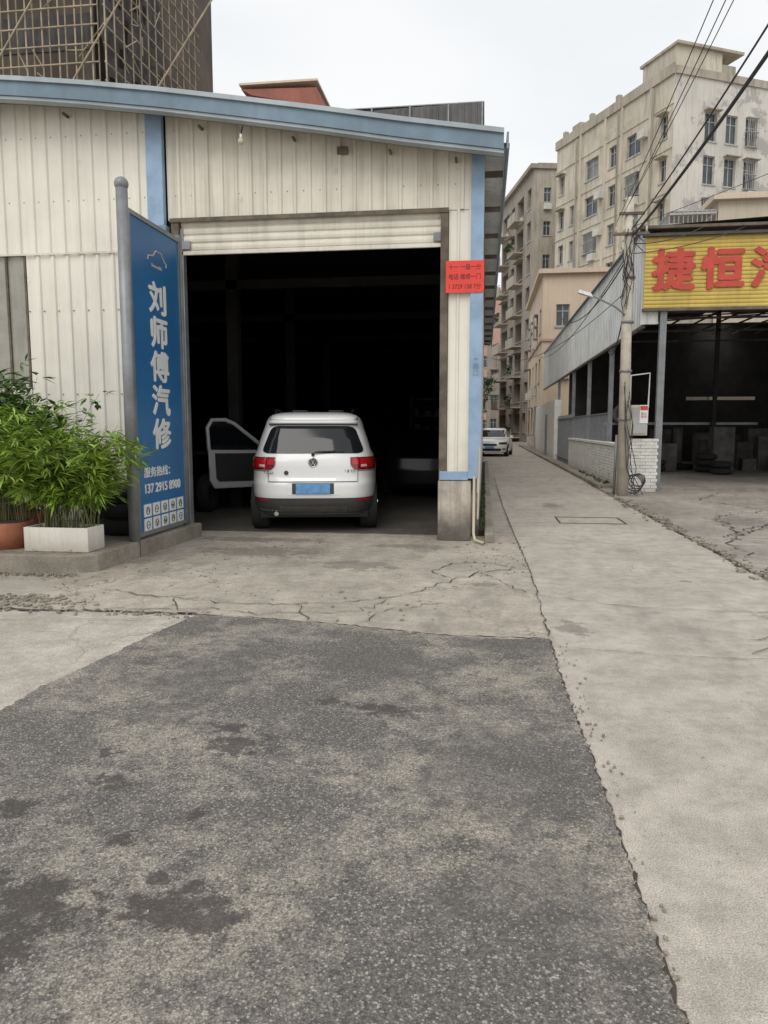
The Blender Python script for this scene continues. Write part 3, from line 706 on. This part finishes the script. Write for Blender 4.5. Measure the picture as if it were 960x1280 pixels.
for sd in(-1,1):
    C.side('side_window_'+('r' if sd>0 else 'l'),sd,lambda z:.55+.5*(z-1.14),lambda z:3.15-1.35*(z-1.14)*1.1,1.13,1.47,M_glass,.006,16,6)
    C.side('sill_cladding_'+('r' if sd>0 else 'l'),sd,.4,4.0,.275,.42,M_plastic,.012,20,3)
    C.arch('rear_arch_'+('r' if sd>0 else 'l'),sd,.88,.40);C.arch('front_arch_'+('r' if sd>0 else 'l'),sd,3.52,.40)
    C.wheel('rear_wheel_'+('r' if sd>0 else 'l'),sd*.89,.76,.345,.24,sd);C.wheel('front_wheel_'+('r' if sd>0 else 'l'),sd*.885,3.52,.345,.235,sd)
    wire('roof_rail_'+('r' if sd>0 else 'l'),[(sd*.54,.75,1.645),(sd*.56,.9,1.70),(sd*.57,1.5,1.72),(sd*.56,2.1,1.70),(sd*.53,2.3,1.63)],.019,M_black,C.r)
C.side('door_opening',-1,2.25,3.2,.40,1.06,M_black,.011,10,6)
box('underbody',(-.75,.75,.4,4.1,.2,.3),M_black,C.r)
cyl('exhaust',(-.5,.06,.29),(-.5,.35,.29),.03,.03,M_chrome,C.r)
for k,xx in enumerate([-.33,.2]):
    box('roof_item_%d'%k,(xx,xx+.22,1.0,1.3,1.672,1.705),M_black,C.r,.01)
D=root('open_door',(0,0,0),0,True);D.parent=C.r;D.location=(-.90,3.22,0);D.rotation_euler=(0,0,math.radians(-60))
def prism(name,poly,x0,x1,mat,par,bev=0):
    n=len(poly);V=[(x0,a,b) for a,b in poly]+[(x1,a,b) for a,b in poly]
    F=[tuple(range(n)),tuple(reversed(range(n,2*n)))]+[(i,n+i,n+(i+1)%n,(i+1)%n) for i in range(n)]
    return mesh(name,V,F,mat,par,False,bev)
low=[(-.02,.42),(-1.0,.42),(-1.08,.55),(-1.1,1.08),(-.0,1.06),(0,.6)]
prism('door_skin',low,-.055,.0,M_carw,D,.015)
prism('door_trim',[(-.09,.54),(-.93,.54),(-.975,.6),(-.99,1.02),(-.09,1.01)],.002,.03,M_plastic,D,.01)
fr=[(-.02,1.07),(-.12,1.14),(-.62,1.52),(-.78,1.585),(-1.02,1.58),(-1.10,1.45),(-1.08,1.07)]
wire('window_frame',[(-.025,a,b) for a,b in fr],.034,M_carw,D,4)
prism('door_glass',[(-.14,1.07),(-.62,1.50),(-.79,1.56),(-1.0,1.56),(-1.08,1.45),(-1.06,1.07)],-.03,-.024,M_glass,D)
box('door_handle',(-.085,-.057,-.98,-.8,.93,.96),M_carw,D,.008)
box('door_mirror',(-.24,-.06,-.12,0.0,1.03,1.2),M_carw,D,.04)
C2=Car('dark_car',(-1.25,15.0,0),math.radians(3),[(.2,.1,4.4,.78),(.3,.02,4.48,.84),(.6,.0,4.5,.88),(.85,.05,4.35,.87),(.93,.3,3.9,.85),(.98,.7,3.4,.82),(1.2,1.0,3.0,.72),(1.36,1.35,2.6,.6),(1.42,1.6,2.3,.45)],M_card,5)
C2.panel('rear_window',-.55,.55,1.0,1.32,M_glass,.006)
for sd in(-1,1):
    for y in(.85,3.5):C2.wheel('wheel_%s_%d'%('r' if sd>0 else 'l',y),sd*.86,y,.32,.21,sd)
sed=[(.2,.12,4.45,.78),(.28,.03,4.52,.85),(.5,.0,4.55,.87),(.68,.04,4.52,.87),(.78,.12,4.45,.86),(.86,.45,4.3,.85),(.92,1.0,3.95,.83),(.97,1.25,3.85,.81),(1.2,1.65,3.45,.70),(1.38,2.0,3.1,.60),(1.44,2.3,2.85,.48)]
C3=Car('white_sedan',(.27,37.4,0),math.radians(-6),sed,M_carw,4.5)
C3.panel('windscreen',-.64,.64,.98,1.33,M_glass,.006,14,8)
C3.panel('grille',-.34,.34,.55,.66,M_black,.008);C3.panel('lower_grille',-.55,.55,.30,.42,M_black,.008);C3.panel('number_plate',-.22,.22,.42,.53,M_plate,.012)
for sd in(-1,1):
    a,b=(.45,.8) if sd>0 else (-.8,-.45);C3.panel('head_lamp_'+('r' if sd>0 else 'l'),a,b,.63,.73,M_black,.012)
    a,b=(.6,.75) if sd>0 else (-.75,-.6);C3.panel('fog_lamp_'+('r' if sd>0 else 'l'),a,b,.36,.42,M_black,.012)
    C3.side('side_window_'+('r' if sd>0 else 'l'),sd,lambda z:1.5+.7*(z-.97),3.4,.99,1.32,M_glass,.006)
    box('wing_mirror_'+('r' if sd>0 else 'l'),(sd*.95-.09,sd*.95+.09,1.55,1.65,.92,1.05),M_carw,C3.r,.03)
    C3.arch('arch_f'+str(sd),sd,.85,.37);C3.arch('arch_r'+str(sd),sd,3.6,.37)
    for y in(.85,3.6):C3.wheel('wheel_%s_%d'%('r' if sd>0 else 'l',y),sd*.86,y,.32,.21,sd)
C4=Car('dark_car',(-.35,47,0),0,sed,M_card,4.5);C4.panel('windscreen',-.64,.64,.98,1.33,M_glass,.006);C4.panel('grille',-.4,.4,.5,.66,M_black,.008)
for sd in(-1,1):
    for y in(.85,3.6):C4.wheel('wheel_%s_%d'%('r' if sd>0 else 'l',y),sd*.86,y,.32,.21,sd)
# ---------------------------------------------------------------- right shed
H=root('garage_shed',(8,18,0))
corr('side_upper_sheet',(3.5,46),(0,-1),28.4,3.75,5.85,M_wsheet,H,.3,.03)
box('side_top_rail',(3.44,3.52,17.6,46,5.85,5.93),M_steel,H)
box('side_bottom_rail',(3.46,3.54,17.62,46,3.68,3.745),M_rust,H)
corr('front_corner_sheet',(3.42,17.55),(1,0),.38,3.75,5.5,M_wsheet,H,.2,.02)
corrh('front_sign_sheet',(3.46,17.5),(1,0),12,4.08,5.62,M_yel,H,.085,.018)
box('sign_top_edge',(3.40,15.5,17.38,17.54,5.62,5.68),M_steeld,H);box('roof_edge',(3.3,15.6,17.3,17.7,5.76,5.82),M_rust,H)
box('sign_bottom_edge',(3.44,15.5,17.42,17.54,4.02,4.08),M_rust,H)
for i,ch in enumerate('捷恒汽车维修'):
    text('sign_character_%d'%i,ch,(4.07+1.03*i,17.46,4.84),(math.radians(90),0,0),.93,M_rlet,H,.012,.038,.98)
RV=[(3.4,17.5,18,31.2),(3.4,31.2,8.7,33.0),(10.0,31.2,18,33.0),(3.4,33.0,18,33.5)]
for i,(x0,y0,x1,y1) in enumerate(RV):
    zt=lambda x:5.85+(x-3.4)*.05
    mesh('roof_%d'%i,[(x0,y0,zt(x0)),(x1,y0,zt(x1)),(x1,y1,zt(x1)),(x0,y1,zt(x0))],[(0,1,2,3)],M_droof,H)
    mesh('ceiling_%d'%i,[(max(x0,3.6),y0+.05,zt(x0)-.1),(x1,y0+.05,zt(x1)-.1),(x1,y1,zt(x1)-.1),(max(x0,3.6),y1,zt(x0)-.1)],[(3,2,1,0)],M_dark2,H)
bl=[(3.84,3.98,17.5,17.64,0,4.02),(3.5,3.62,22,22.12,0,3.7),(3.5,3.62,26.5,26.62,0,3.7),(3.5,3.62,31,31.12,0,3.7),(3.5,3.62,37,37.12,0,3.7),(13,13.14,17.5,17.64,0,4.02)]
boxes('shed_columns',bl,M_steel,H)
boxes('shed_inner_columns',[(7.5,7.62,26,26.12,0,5.6),(5.5,5.6,30,30.1,0,4),(11,11.1,30,30.1,0,5)],M_dark2,H)
boxes('shed_trusses',[(3.6,17,y,y+.08,4.6,4.66) for y in (20,23,26,29)]+[(3.6,17,y,y+.08,5.2,5.26) for y in (20,23,26,29)],M_mid,H)
boxes('shed_purlins',[(x,x+.05,17.8,33,5.3,5.35) for x in (4.5,5.3,6.1,6.9,7.7,8.5,9.3,10.1,11,12,13)],M_mid,H)
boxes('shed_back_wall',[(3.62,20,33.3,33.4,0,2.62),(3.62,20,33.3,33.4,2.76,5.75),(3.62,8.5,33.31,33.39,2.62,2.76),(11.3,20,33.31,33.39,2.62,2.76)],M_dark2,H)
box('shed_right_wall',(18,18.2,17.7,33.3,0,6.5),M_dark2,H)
box('shed_floor',(3.6,18,18.0,33.3,0,.012),M_fore,H)
box('shed_ramp_edge',(4.0,18,17.8,17.99,0,.05),M_kerb,H)
box('shed_cross_bar',(4.0,9,26.2,26.28,1.55,1.63),M_steel,H)
cl_=[];
for i in range(26):
    x=R.uniform(4.2,13);y=R.uniform(25,32.5);w=R.uniform(.2,.8);h=R.uniform(.3,1.5);cl_.append((x,x+w,y,y+.5,.013,h))
boxes('shed_equipment',cl_,M_mid,H,.02)
for i in range(9):
    x=R.uniform(4.3,9);y=R.uniform(24,27)
    for k in range(R.randint(1,3)): torus('shed_tyre_%d_%d'%(i,k),(x,y,.12+.2*k),.24,.1,(0,0,1),M_tyre,H,20,8)
torus('hung_wheel',(4.6,25.9,1.9),.26,.09,(0,1,0),M_mid,H,24,8)
boxes('car_lift',[(9.4,9.6,25,25.25,0,3),(12.2,12.4,25,25.25,0,3),(9.6,12.2,25.05,25.2,.013,.08),(9.4,12.4,25,25.25,3,3.15)],M_mid,H)
def brickwall(name,par,x0,y0,y1,zt,face=-1,thick=.2):
    vf=[(boxvf(x0+.02,x0+thick,y0,y1,0,zt-.01))];z=.02;r=0
    while z<zt-.05:
        y=y0+(0 if r%2 else -.12)
        while y<y1:
            a=max(y,y0);b=min(y+.235,y1)
            if b-a>.03: vf.append(boxvf(x0+R.uniform(-.008,.006),x0+.03,a,b,z,z+.062))
            y+=.25
        z+=.075;r+=1
    return multi(name,vf,M_wbrick,par)
BW=root('white_brick_wall',(3.2,23,0));brickwall('brickwork',BW,3.10,18.0,28.2,1.02);box('coping',(3.07,3.36,18.0,28.2,1.02,1.08),M_wbrick,BW)
BC=root('white_brick_pillar',(3.6,17.3,0))
vf=[boxvf(3.12,3.83,17.24,17.6,0,1.2)];z=.02;r=0
while z<1.15:
    x=3.1-(.12 if r%2 else 0)
    while x<3.84:
        a=max(x,3.1);b=min(x+.23,3.85)
        if b-a>.03:vf.append(boxvf(a,b,17.215+R.uniform(-.006,.01),17.25,z,z+.062))
        x+=.245
    z+=.075;r+=1
multi('brickwork',vf,M_wbrick,BC)
EB=root('electric_meter_box',(3.35,17.2,1.6))
box('cabinet',(3.22,3.58,17.15,17.35,1.28,1.95),M_beige,EB,.01);box('cabinet_door',(3.25,3.55,17.13,17.148,1.32,1.9),M_frame,EB,.004)
box('warning_sign',(3.40,3.58,17.118,17.128,1.55,1.95),M_white,EB);box('warning_sign_red',(3.41,3.57,17.112,17.117,1.84,1.93),M_rlet,EB);text('warning_text','禁止\n停车',(3.49,17.116,1.72),(math.radians(90),0,0),.07,M_rlet,EB,.001)
wire('conduit',[(3.2,17.2,1.2),(3.2,17.2,2.6),(3.6,17.2,2.65),(3.6,17.25,1.9)],.018,M_wsheet,EB)
FN=root('metal_fence',(3.3,29,0))
boxes('bars',[(3.22,3.245,28.3+i*.14,28.325+i*.14,0,1.95) for i in range(40)]+[(3.225,3.24,20.2+i*.16,20.22+i*.16,1.08,1.85) for i in range(50)],M_steel,FN);boxes('rails',[(3.20,3.26,28.2,34,1.8,1.85),(3.20,3.26,28.2,34,.2,.25),(3.21,3.25,20.2,28.2,1.82,1.85)],M_steel,FN)
WW=root('white_wall',(3.4,40,0));box('wall_body',(3.1,3.4,34.2,46.5,0,2.7),M_wbrick,WW);box('wall_gate',(3.07,3.097,38,39,0,2.1),M_steel,WW)
K2=root('alley_kerb',(2.8,30,0));box('kerb_stone',(2.72,2.82,18.3,60,0,.10),M_kerb,K2,.02);box('pavement_strip',(2.82,3.10,18.3,60,0,.08),M_kerb,K2)
# ---------------------------------------------------------------- utility pole, lamp, wires
U=root('utility_pole',(2.93,16.25,0))
cyl('pole',(2.93,16.25,0),(2.86,16.2,6.1),.125,.085,M_pole,U,20)
cyl('pole_second',(2.78,16.4,0),(2.80,16.4,1.3),.03,.03,M_steel,U,8)
box('crossarm',(2.55,3.25,16.1,16.16,5.35,5.40),M_rust,U);box('crossarm_upper',(2.65,3.15,16.1,16.16,5.75,5.80),M_rust,U)
for i,x in enumerate((2.6,2.75,3.05,3.2)): cyl('insulator_%d'%i,(x,16.13,5.40),(x,16.13,5.52),.025,.018,M_beige,U,10)
for z in (1.6,2.6,3.6,4.5): cyl('band_%.1f'%z,(2.905,16.23,z),(2.905,16.23,z+.05),.13,.13,M_steel,U,16)
for i in range(12):
    a=R.uniform(0,6.28);z0=R.uniform(4.7,5.7)
    pts=[(2.87+.08*math.cos(a)+R.uniform(-.08,.08),16.1+R.uniform(-.08,.05),z0-.25*k+R.uniform(-.05,.05)) for k in range(5)]
    wire('cable_loop_%d'%i,pts,.008,M_wire,U,2)
for i in range(5):
    wire('cable_drop_%d'%i,[(2.93+R.uniform(-.08,.1),16.1,2.4-.1*i),(2.95+R.uniform(-.1,.12),16.08,1.5),(3.05+R.uniform(-.1,.15),16.1,.6),(3.1+R.uniform(-.1,.3),16.0,.05)],.008,M_wire,U,2)
for i in range(4): torus('cable_coil_%d'%i,(3.15+.04*i,16.35,.25+.03*i),.2-.02*i,.012,(.4,1,.2),M_wire,U)
SL=root('street_lamp',(2.4,16.1,4))
wire('lamp_arm',[(2.86,16.15,3.75),(2.62,16.1,3.93),(2.2,16.05,4.13),(1.98,16.0,4.22)],.018,M_steel,SL)
v=[(1.86,15.93,4.20),(2.16,15.93,4.10),(2.16,16.07,4.10),(1.86,16.07,4.20),(1.88,15.96,4.27),(2.12,15.96,4.19),(2.12,16.04,4.19),(1.88,16.04,4.27)]
mesh('lamp_head',v,[(0,3,2,1),(4,5,6,7),(0,1,5,4),(1,2,6,5),(2,3,7,6),(3,0,4,7)],M_wsheet,SL,False,.01)
L=root('overhead_wires',(2.8,10,5.6))
wl=[((2.95,16.1,5.35),(2.30,-6,6.0),.030,.5),((2.90,16.1,5.45),(2.15,-6,6.1),.015,.45),((2.6,16.1,5.6),(1.45,-6,6.6),.008,.3),((2.7,16.1,5.7),(1.6,-6,6.4),.008,.3),((2.85,16.1,6.0),(1.9,-6,6.6),.008,.3),
    ((2.9,16.2,5.5),(9.5,36,10.2),.012,.8),((2.9,16.2,5.3),(10.5,36,9.7),.012,1.0),((2.9,16.2,5.6),(8.7,36,11.1),.010,.6),((2.95,16.2,5.2),(4.6,17.3,5.75),.014,.1),((2.95,16.2,5.0),(5.5,17.35,5.75),.012,.1),
    ((2.9,16.2,5.0),(3.3,34,6.2),.02,.6),((2.8,16.2,4.9),(3.2,60,8),.014,1.5),((2.8,16.3,4.2),(.2,30,4.2),.010,.6),((2.8,16.3,3.6),(3.45,22,3.6),.02,.3),((2.9,16.2,4.7),(3.45,19,4.2),.02,.25),
    ((2.9,16.1,5.5),(13,2,7.5),.008,.3)]
for i,(a,b,r,s) in enumerate(wl): wire('wire_%d'%i,catenary(a,b,s),r*.75,M_wire,L,2)
# ---------------------------------------------------------------- big apartment building
B=root('apartment_block',(14,62,0))
cx,cy=12.4,55.;u=(.438,-.899);fx0,fy0=cx-.438*14.9,cy+.899*14.9
LL=14.9;rows=[(1.2+2.87*k,2.75+2.87*k) for k in range(8)]
wallgrid('left_face',(fx0,fy0),u,LL,0,25.2,[(.5,1.3),(2.2,3.0),(4.4,6.2),(7.6,8.5),(9.8,11.4),(13.6,14.3)],rows,M_bldA,B,.2,.25,.15,.03)
u2=(.899,.438)
wallgrid('front_face',(cx,cy),u2,18,0,25.2,[(2.6,3.6),(4.4,5.4),(6.1,7.1),(9.0,10.0),(11,12),(14,15)],[(a-.1,b+.25) for a,b in rows],M_bldB,B,.2,.25,.1)
n1=(u[1],-u[0]);n2=(u2[1],-u2[0])
vf=[]
for k in range(9):
    z=.35+2.87*k;vf.append(obox((fx0,fy0),u,n1,0,LL,.003,.06,z,z+.12))
for s in (3.6,7.0,9.1,12.4): vf.append(obox((fx0,fy0),u,n1,s,s+.25,.003,.13,0,25.2))
multi('left_face_ledges',vf,M_bldA,B)
multi('parapet',[obox((fx0,fy0),u,n1,-.1,LL,-.2,.15,25.2,25.9),obox((cx,cy),u2,n2,0,18,-.2,.12,25.2,25.7)],M_bldC,B)
multi('stair_tower',[obox((cx,cy),u2,n2,-.003,3.8,-3.5,.01,25.2,27.0)],M_bldA,B)
multi('stair_tower_roof',[obox((cx,cy),u2,n2,-.15,5.4,-3.7,.3,27.0,27.18),obox((cx,cy),u2,n2,3.81,5.0,-3,.0,25.75,26.3)],M_bldC,B)
multi('roof_pillars',[obox((fx0,fy0),u,n1,s,s+.35,-.5,-.15,25.9,26.5) for s in (.6,4.5,8.0)]+[obox((fx0,fy0),u,n1,1,2.2,-2,-.8,25.9,26.9)],M_bldC,B)
mesh('back_volume',[(fx0,fy0,0),(fx0+.899*18,fy0+.438*18,0),(cx+.899*18,cy+.438*18,0),(fx0,fy0,25.2),(fx0+.899*18,fy0+.438*18,25.2),(cx+.899*18,cy+.438*18,25.2),(cx,cy,25.2)],[(0,1,4,3),(1,2,5,4),(3,4,5,6)],M_bldC,B)
multi('ac_brackets',[obox((fx0,fy0),u,n1,s,s+.8,.14,.5,z,z+.55) for s,z in ((3.1,13.5),(6.4,19.3),(6.4,16.5),(8.7,10.6),(11.6,22),(3.1,7.8),(11.6,13.3))],M_ac,B)
pip=[]
for s in (3.3,8.9,12.9): pip.append(cylvf((fx0+u[0]*s+n1[0]*.2,fy0+u[1]*s+n1[1]*.2,0),(fx0+u[0]*s+n1[0]*.2,fy0+u[1]*s+n1[1]*.2,25),.06,.06,8))
multi('drain_pipes',pip,M_bldC2,B)
# ---------------------------------------------------------------- balcony building
B2=root('balcony_apartment_building',(5,82,0))
nx_,ny_=4.33,75.;du=(.203,-.979);L2=13.3;ox,oy=nx_-.203*L2,ny_+.979*L2
rows2=[(1.0+3.1*k,2.9+3.1*k) for k in range(8)]
wallgrid('balcony_face',(ox,oy),du,L2,0,26,[(.6,3.4),(4.6,6.0),(7.0,9.6),(11.,12.4)],rows2,M_bldC2,B2,.8,0,.1,0,.15)
wallgrid('front_face',(nx_,ny_),(.979,.203),9,0,26,[(1.0,1.7)],[(a+.3,b-.3) for a,b in rows2],M_bldC,B2,.2,0,.2)
nb=(du[1],-du[0]);vf=[];rl=[];PV_=[];PF=[]
for k in range(8):
    z=.5+3.1*k
    for a,b in((.4,3.6),(6.8,9.8)):
        vf.append(obox((ox,oy),du,nb,a,b,.003,1.0,z-.12,z));vf.append(obox((ox,oy),du,nb,a,b,.93,1.0,z,z+.8))
        rl.append(obox((ox,oy),du,nb,a,b,.95,1.02,z+.95,z+1.0))
        for m in range(8 if R.random()<.5 else 0):
            for _ in range(14):
                s=a+(b-a)*R.random();p_=Vector((ox+du[0]*s+nb[0]*1.05,oy+du[1]*s+nb[1]*1.05,z+.7+R.uniform(-.4,.5)))
                addleaf(PV_,PF,p_,Vector((R.uniform(-1,1),R.uniform(-1,1),R.uniform(-.6,.6))),Vector((0,0,1)),.35,.1)
multi('balconies',vf,M_bldC,B2);multi('balcony_rails',rl,M_steeld,B2);mesh('balcony_plants',PV_,PF,M_leafd,B2)
multi('roof_parapet',[obox((ox,oy),du,nb,-.2,L2+.3,-.3,.4,26,26.4),obox((nx_,ny_),(.979,.203),(.203,-.979),.31,9,-.3,.2,26,26.5)],M_bldC2,B2)
mesh('flat_roof',[(ox,oy,25.99),(ox+8,oy+1.6,25.99),(nx_+8.8,ny_+1.8,25.99),(nx_,ny_,25.99)],[(0,1,2,3)],M_bldC,B2)
# ---------------------------------------------------------------- peach building beside alley
B3=root('peach_building',(5,52,0))
wallgrid('front_face',(3.4,47),(1,0),5.5,0,10.7,[(.8,1.6),(3.2,4.2)],[(4.5,5.8),(7.6,8.9)],M_peach,B3,.15,.3,.3)
wallgrid('alley_face',(3.4,61),(0,-1),14,0,10.7,[(1.5,3),(5,6.5),(8.5,10),(11.5,12.8)],[(1.0,2.8),(4.3,5.8),(7.4,8.9)],M_peach,B3,.15,.6,.3)
boxes('cornice',[(3.1,9.1,46.7,61.3,10.7,10.95)],M_peach,B3);box('mid_band',(3.3,8.9,46.9,61,6.7,6.85),M_pink,B3)
boxes('side_and_back',[(8.7,8.9,47.01,61,0,10.69)],M_peach,B3)
B4=root('pink_building',(-3,112,0))
wallgrid('front_face',(-12,108),(1,0),14.2,0,20.6,[(1+2.6*k,2.4+2.6*k) for k in range(5)],[(1+3*k,2.6+3*k) for k in range(6)],M_pink,B4,.2,.2,.2)
box('cornice',(-12.2,2.5,107.7,120,20.6,21),M_peach,B4);box('side',(2.0,2.19,108.01,120,0,20.6),M_pink,B4)
B5=root('grey_building',(-5,70,0))
wallgrid('alley_face',(-.55,62),(0,1),28,0,7.,[(1+3*k,2.4+3*k) for k in range(8)],[(1,2.4),(4,5.6)],M_bldC,B5,.15,.3,.3)
box('front',(-9,-.56,62.001,63,0,7),M_bldC,B5);box('roof_slab',(-9,-.3,61.8,90,7,7.2),M_bldC2,B5)
B6=root('end_house',(6,100,0));wallgrid('front_face',(.2,97),(1,0),10,0,12,[(.5,1.3),(2.2,3.4),(5,6)],[(1,2.6),(4.2,5.6),(7.4,8.8)],M_bldC2,B6,.2,.3,.2)
BWL=root('boundary_wall',(-.3,45,0));box('wall_body',(-.75,-.55,31,61.9,0,2.6),M_wbrick,BWL)
def tree(name,x,y,h,rad,n,z0,lm):
    t=root(name,(x,y,0));cyl('trunk',(x,y,0),(x+.1,y,h*.55),.14,.08,M_trunk,t,10)
    vf=[];cl=[]
    for i in range(7):
        a=R.uniform(0,6.28);e=Vector((x+rad*.7*math.cos(a),y+rad*.7*math.sin(a),R.uniform(z0+.3,h-.4)));vf.append(cylvf((x+.08,y,h*.45),e,.05,.02,6));cl.append(e)
    for i in range(14):
        cl.append(Vector((x+R.gauss(0,rad*.5),y+R.gauss(0,rad*.5),R.uniform(z0,h))))
    multi('limbs',vf,M_trunk,t);V=[];F=[]
    for i in range(n):
        c=R.choice(cl);p_=c+Vector((R.gauss(0,.33),R.gauss(0,.33),R.gauss(0,.28)))*rad*.55
        addleaf(V,F,p_,Vector((R.uniform(-1,1),R.uniform(-1,1),R.uniform(-.8,.5))),Vector((0,0,1)),.2,.06)
    mesh('crown',V,F,lm,t)
tree('alley_tree',-.35,59,5.6,1.0,1900,2.8,M_leafd)
WD=root('weeds',(0,12,0));V=[];F=[]
for i in range(110):
    y=9.9+abs(R.gauss(0,5));x=R.uniform(-.04,.02)
    for k in range(4):addleaf(V,F,Vector((x,y,.09)),Vector((R.uniform(-.6,.6),R.uniform(-1,1),R.uniform(.5,1.5))),Vector((0,1,0)),R.uniform(.04,.11),.008)
for i in range(22):
    y=R.uniform(18.5,24);x=3.0+R.uniform(-.1,.05)
    for k in range(5):addleaf(V,F,Vector((x,y,.08)),Vector((R.uniform(-.8,.8),R.uniform(-1,1),R.uniform(.3,1.2))),Vector((0,1,0)),R.uniform(.05,.14),.012)
mesh('weed_leaves',V,F,M_leafd,WD)
B7=root('beige_house',(14,38,0))
wallgrid('front_face',(10.2,36),(1,0),12,0,11.5,[(3.5,5),(7,8.5)],[(7.6,9.2)],M_beige,B7,.15,.2,0)
wallgrid('side_face',(10.2,50),(0,-1),14,0,11.5,[(3,4.4),(8,9.4)],[(7.4,9)],M_beige,B7,.15)
box('cornice',(9.9,22.3,35.7,50,11.5,11.75),M_peach,B7);box('ac_unit',(12.4,13.3,35.55,35.9,10.0,10.6),M_ac,B7,.02);cyl('ac_fan',(12.75,35.545,10.3),(12.75,35.53,10.3),.23,.23,M_steeld,B7,20)
CG=root('rooftop_cage',(9,36,10))
bl=[(8.1,10.1,36,38,9.4,9.55),(8.1,10.1,35.95,36,10.95,11.05),(8.1,10.1,36,38,11.1,11.15)]
bl+=[(8.1+.2*i,8.13+.2*i,36,36.03,9.55,11.1) for i in range(11)]+[(8.1,8.13,36.2+.25*i,36.23+.25*i,9.55,11.1) for i in range(8)]
boxes('cage_bars',bl,M_frame,CG);box('base_block',(8.1,10.15,36.05,44,0,9.39),M_bldC,CG)
# ---------------------------------------------------------------- background left : scaffold tower, roofs
SC=root('scaffolded_building',(-22,32,0))
box('building_core',(-40,-16.4,31,45,0,27),M_scaf,SC)
boxes('core_windows_band',[(-40,-16.5,30.95,30.995,17.2,18.6),(-40,-16.5,30.95,30.995,20.4,21.8)],M_net,SC)
vf=[]
z=9.
while z<27: vf.append(cylvf((-34,30,z),(-15.7,30,z),.032,.032,6));vf.append(cylvf((-15.45,30,z),(-15.3,40,z),.032,.032,6));z+=.72
x=-34.
while x<=-15.6: vf.append(cylvf((x,30.06,0),(x,30.06,27),.034,.034,6));vf.append(cylvf((x,30.6,0),(x,30.6,27),.03,.03,6));x+=.72
y=30.
while y<40: vf.append(cylvf((-15.42,y,0),(-15.38,y,27),.034,.034,6));y+=.8
for k in range(5): vf.append(cylvf((-33+k*4,29.95,10),(-24+k*4,29.95,22),.034,.034,6))
for i in range(40):
    a=R.uniform(-24,-16);b=R.uniform(13,24);vf.append(cylvf((a,30.3,b),(a+R.uniform(-1.5,1.5),30.2,b+R.uniform(-1,1.5)),.028,.028,6))
for i in range(25):
    a=R.uniform(30,37);b=R.uniform(13,24);vf.append(cylvf((-15.36,a,b),(-15.3,a+R.uniform(-1.2,1.2),b+R.uniform(-1,1.5)),.026,.026,6))
multi('bamboo_poles',vf,M_bam,SC)
V=[];F=[];N=20
for i in range(N+1):
    for j in range(24):
        V.append((-15.62+.1*math.sin(i*1.7+j)+R.uniform(-.05,.05),30.2+i*.3,10+j*.75))
for i in range(N):
    for j in range(23): 
        if R.random()>.10:F.append((i*24+j,(i+1)*24+j,(i+1)*24+j+1,i*24+j+1))
mesh('debris_net',V,F,M_net,SC,True)
RR=root('red_roofed_house',(-8,32,0))
box('house_body',(-9.4,-6.9,30.4,36,0,14.3),M_redroof,RR)
mesh('roof_slab',[(-9.75,29.9,14.75),(-6.7,29.9,14.65),(-6.5,29.9,13.9),(-9.3,29.9,14.5),(-9.75,36,14.85),(-6.7,36,14.85),(-6.5,36,14.0),(-9.3,36,14.5)],[(0,3,2,1),(4,5,6,7),(0,1,5,4),(1,2,6,5),(3,0,4,7),(2,3,7,6)],M_redroof,RR)
box('roof_edge',(-9.8,-6.65,29.8,36,14.86,14.94),M_peach,RR)
DR=root('metal_roofed_building',(-3.5,32,0))
box('building_body',(-6.4,-.5,30.6,44,0,13.2),M_bldC2,DR)
corr('eave_sheet',(-6.2,30.3),(1,0),5.95,13.1,lambda s:13.80+.02*s,M_droof,DR,.25,.03)
box('roof_sheet',(-6.4,-.2,30.35,44,13.93,13.97),M_steel,DR);box('lower_roof',(-12,-.4,30.32,30.34,12.6,13.15),M_droof,DR)
boxes('roof_posts',[(x,x+.06,30.2,30.26,12.8,13.9) for x in (-6.1,-4.6,-3.1,-1.6,-.3)],M_steel,DR)
# ---------------------------------------------------------------- world, light, camera
w=bpy.data.worlds.new('World');S.world=w;w.use_nodes=True;nt=w.node_tree
bg=nt.nodes['Background'];sky=nt.nodes.new('ShaderNodeTexSky');sky.sky_type='NISHITA';sky.sun_disc=False
sky.sun_elevation=math.radians(48);sky.sun_rotation=math.radians(195);sky.dust_density=3;sky.air_density=1.2
tc=nt.nodes.new('ShaderNodeTexCoord')
cl=noise(nt,mapping(nt,tc.outputs['Generated'],(1,1,2.2)),1.6,4,.5)
cloud=mix(nt,ramp2(nt,cl,.3,.7),(8.2,8.5,8.8),(9.7,9.75,9.75))
c=mix(nt,.92,sky.outputs[0],cloud)
nt.links.new(c,bg.inputs[0]);bg.inputs[1].default_value=.107
sl=bpy.data.lights.new('overcast_sun','SUN');sl.energy=1.3;sl.angle=math.radians(40);sl.color=(1,.96,.90)
so=bpy.data.objects.new('overcast_sun',sl);S.collection.objects.link(so)
el,az=math.radians(48),math.radians(195)
d=Vector((math.cos(el)*math.sin(az),math.cos(el)*math.cos(az),math.sin(el)));so.rotation_euler=d.to_track_quat('Z','Y').to_euler()
cam=bpy.data.cameras.new('camera');co=bpy.data.objects.new('camera',cam);S.collection.objects.link(co);S.camera=co
co.location=(0,0,1.45);cam.sensor_fit='VERTICAL';cam.sensor_height=36;cam.lens=36*924/1280;cam.clip_end=1500;cam.clip_start=.05
co.rotation_euler=(math.radians(90-6.5),0,math.radians(7.7))
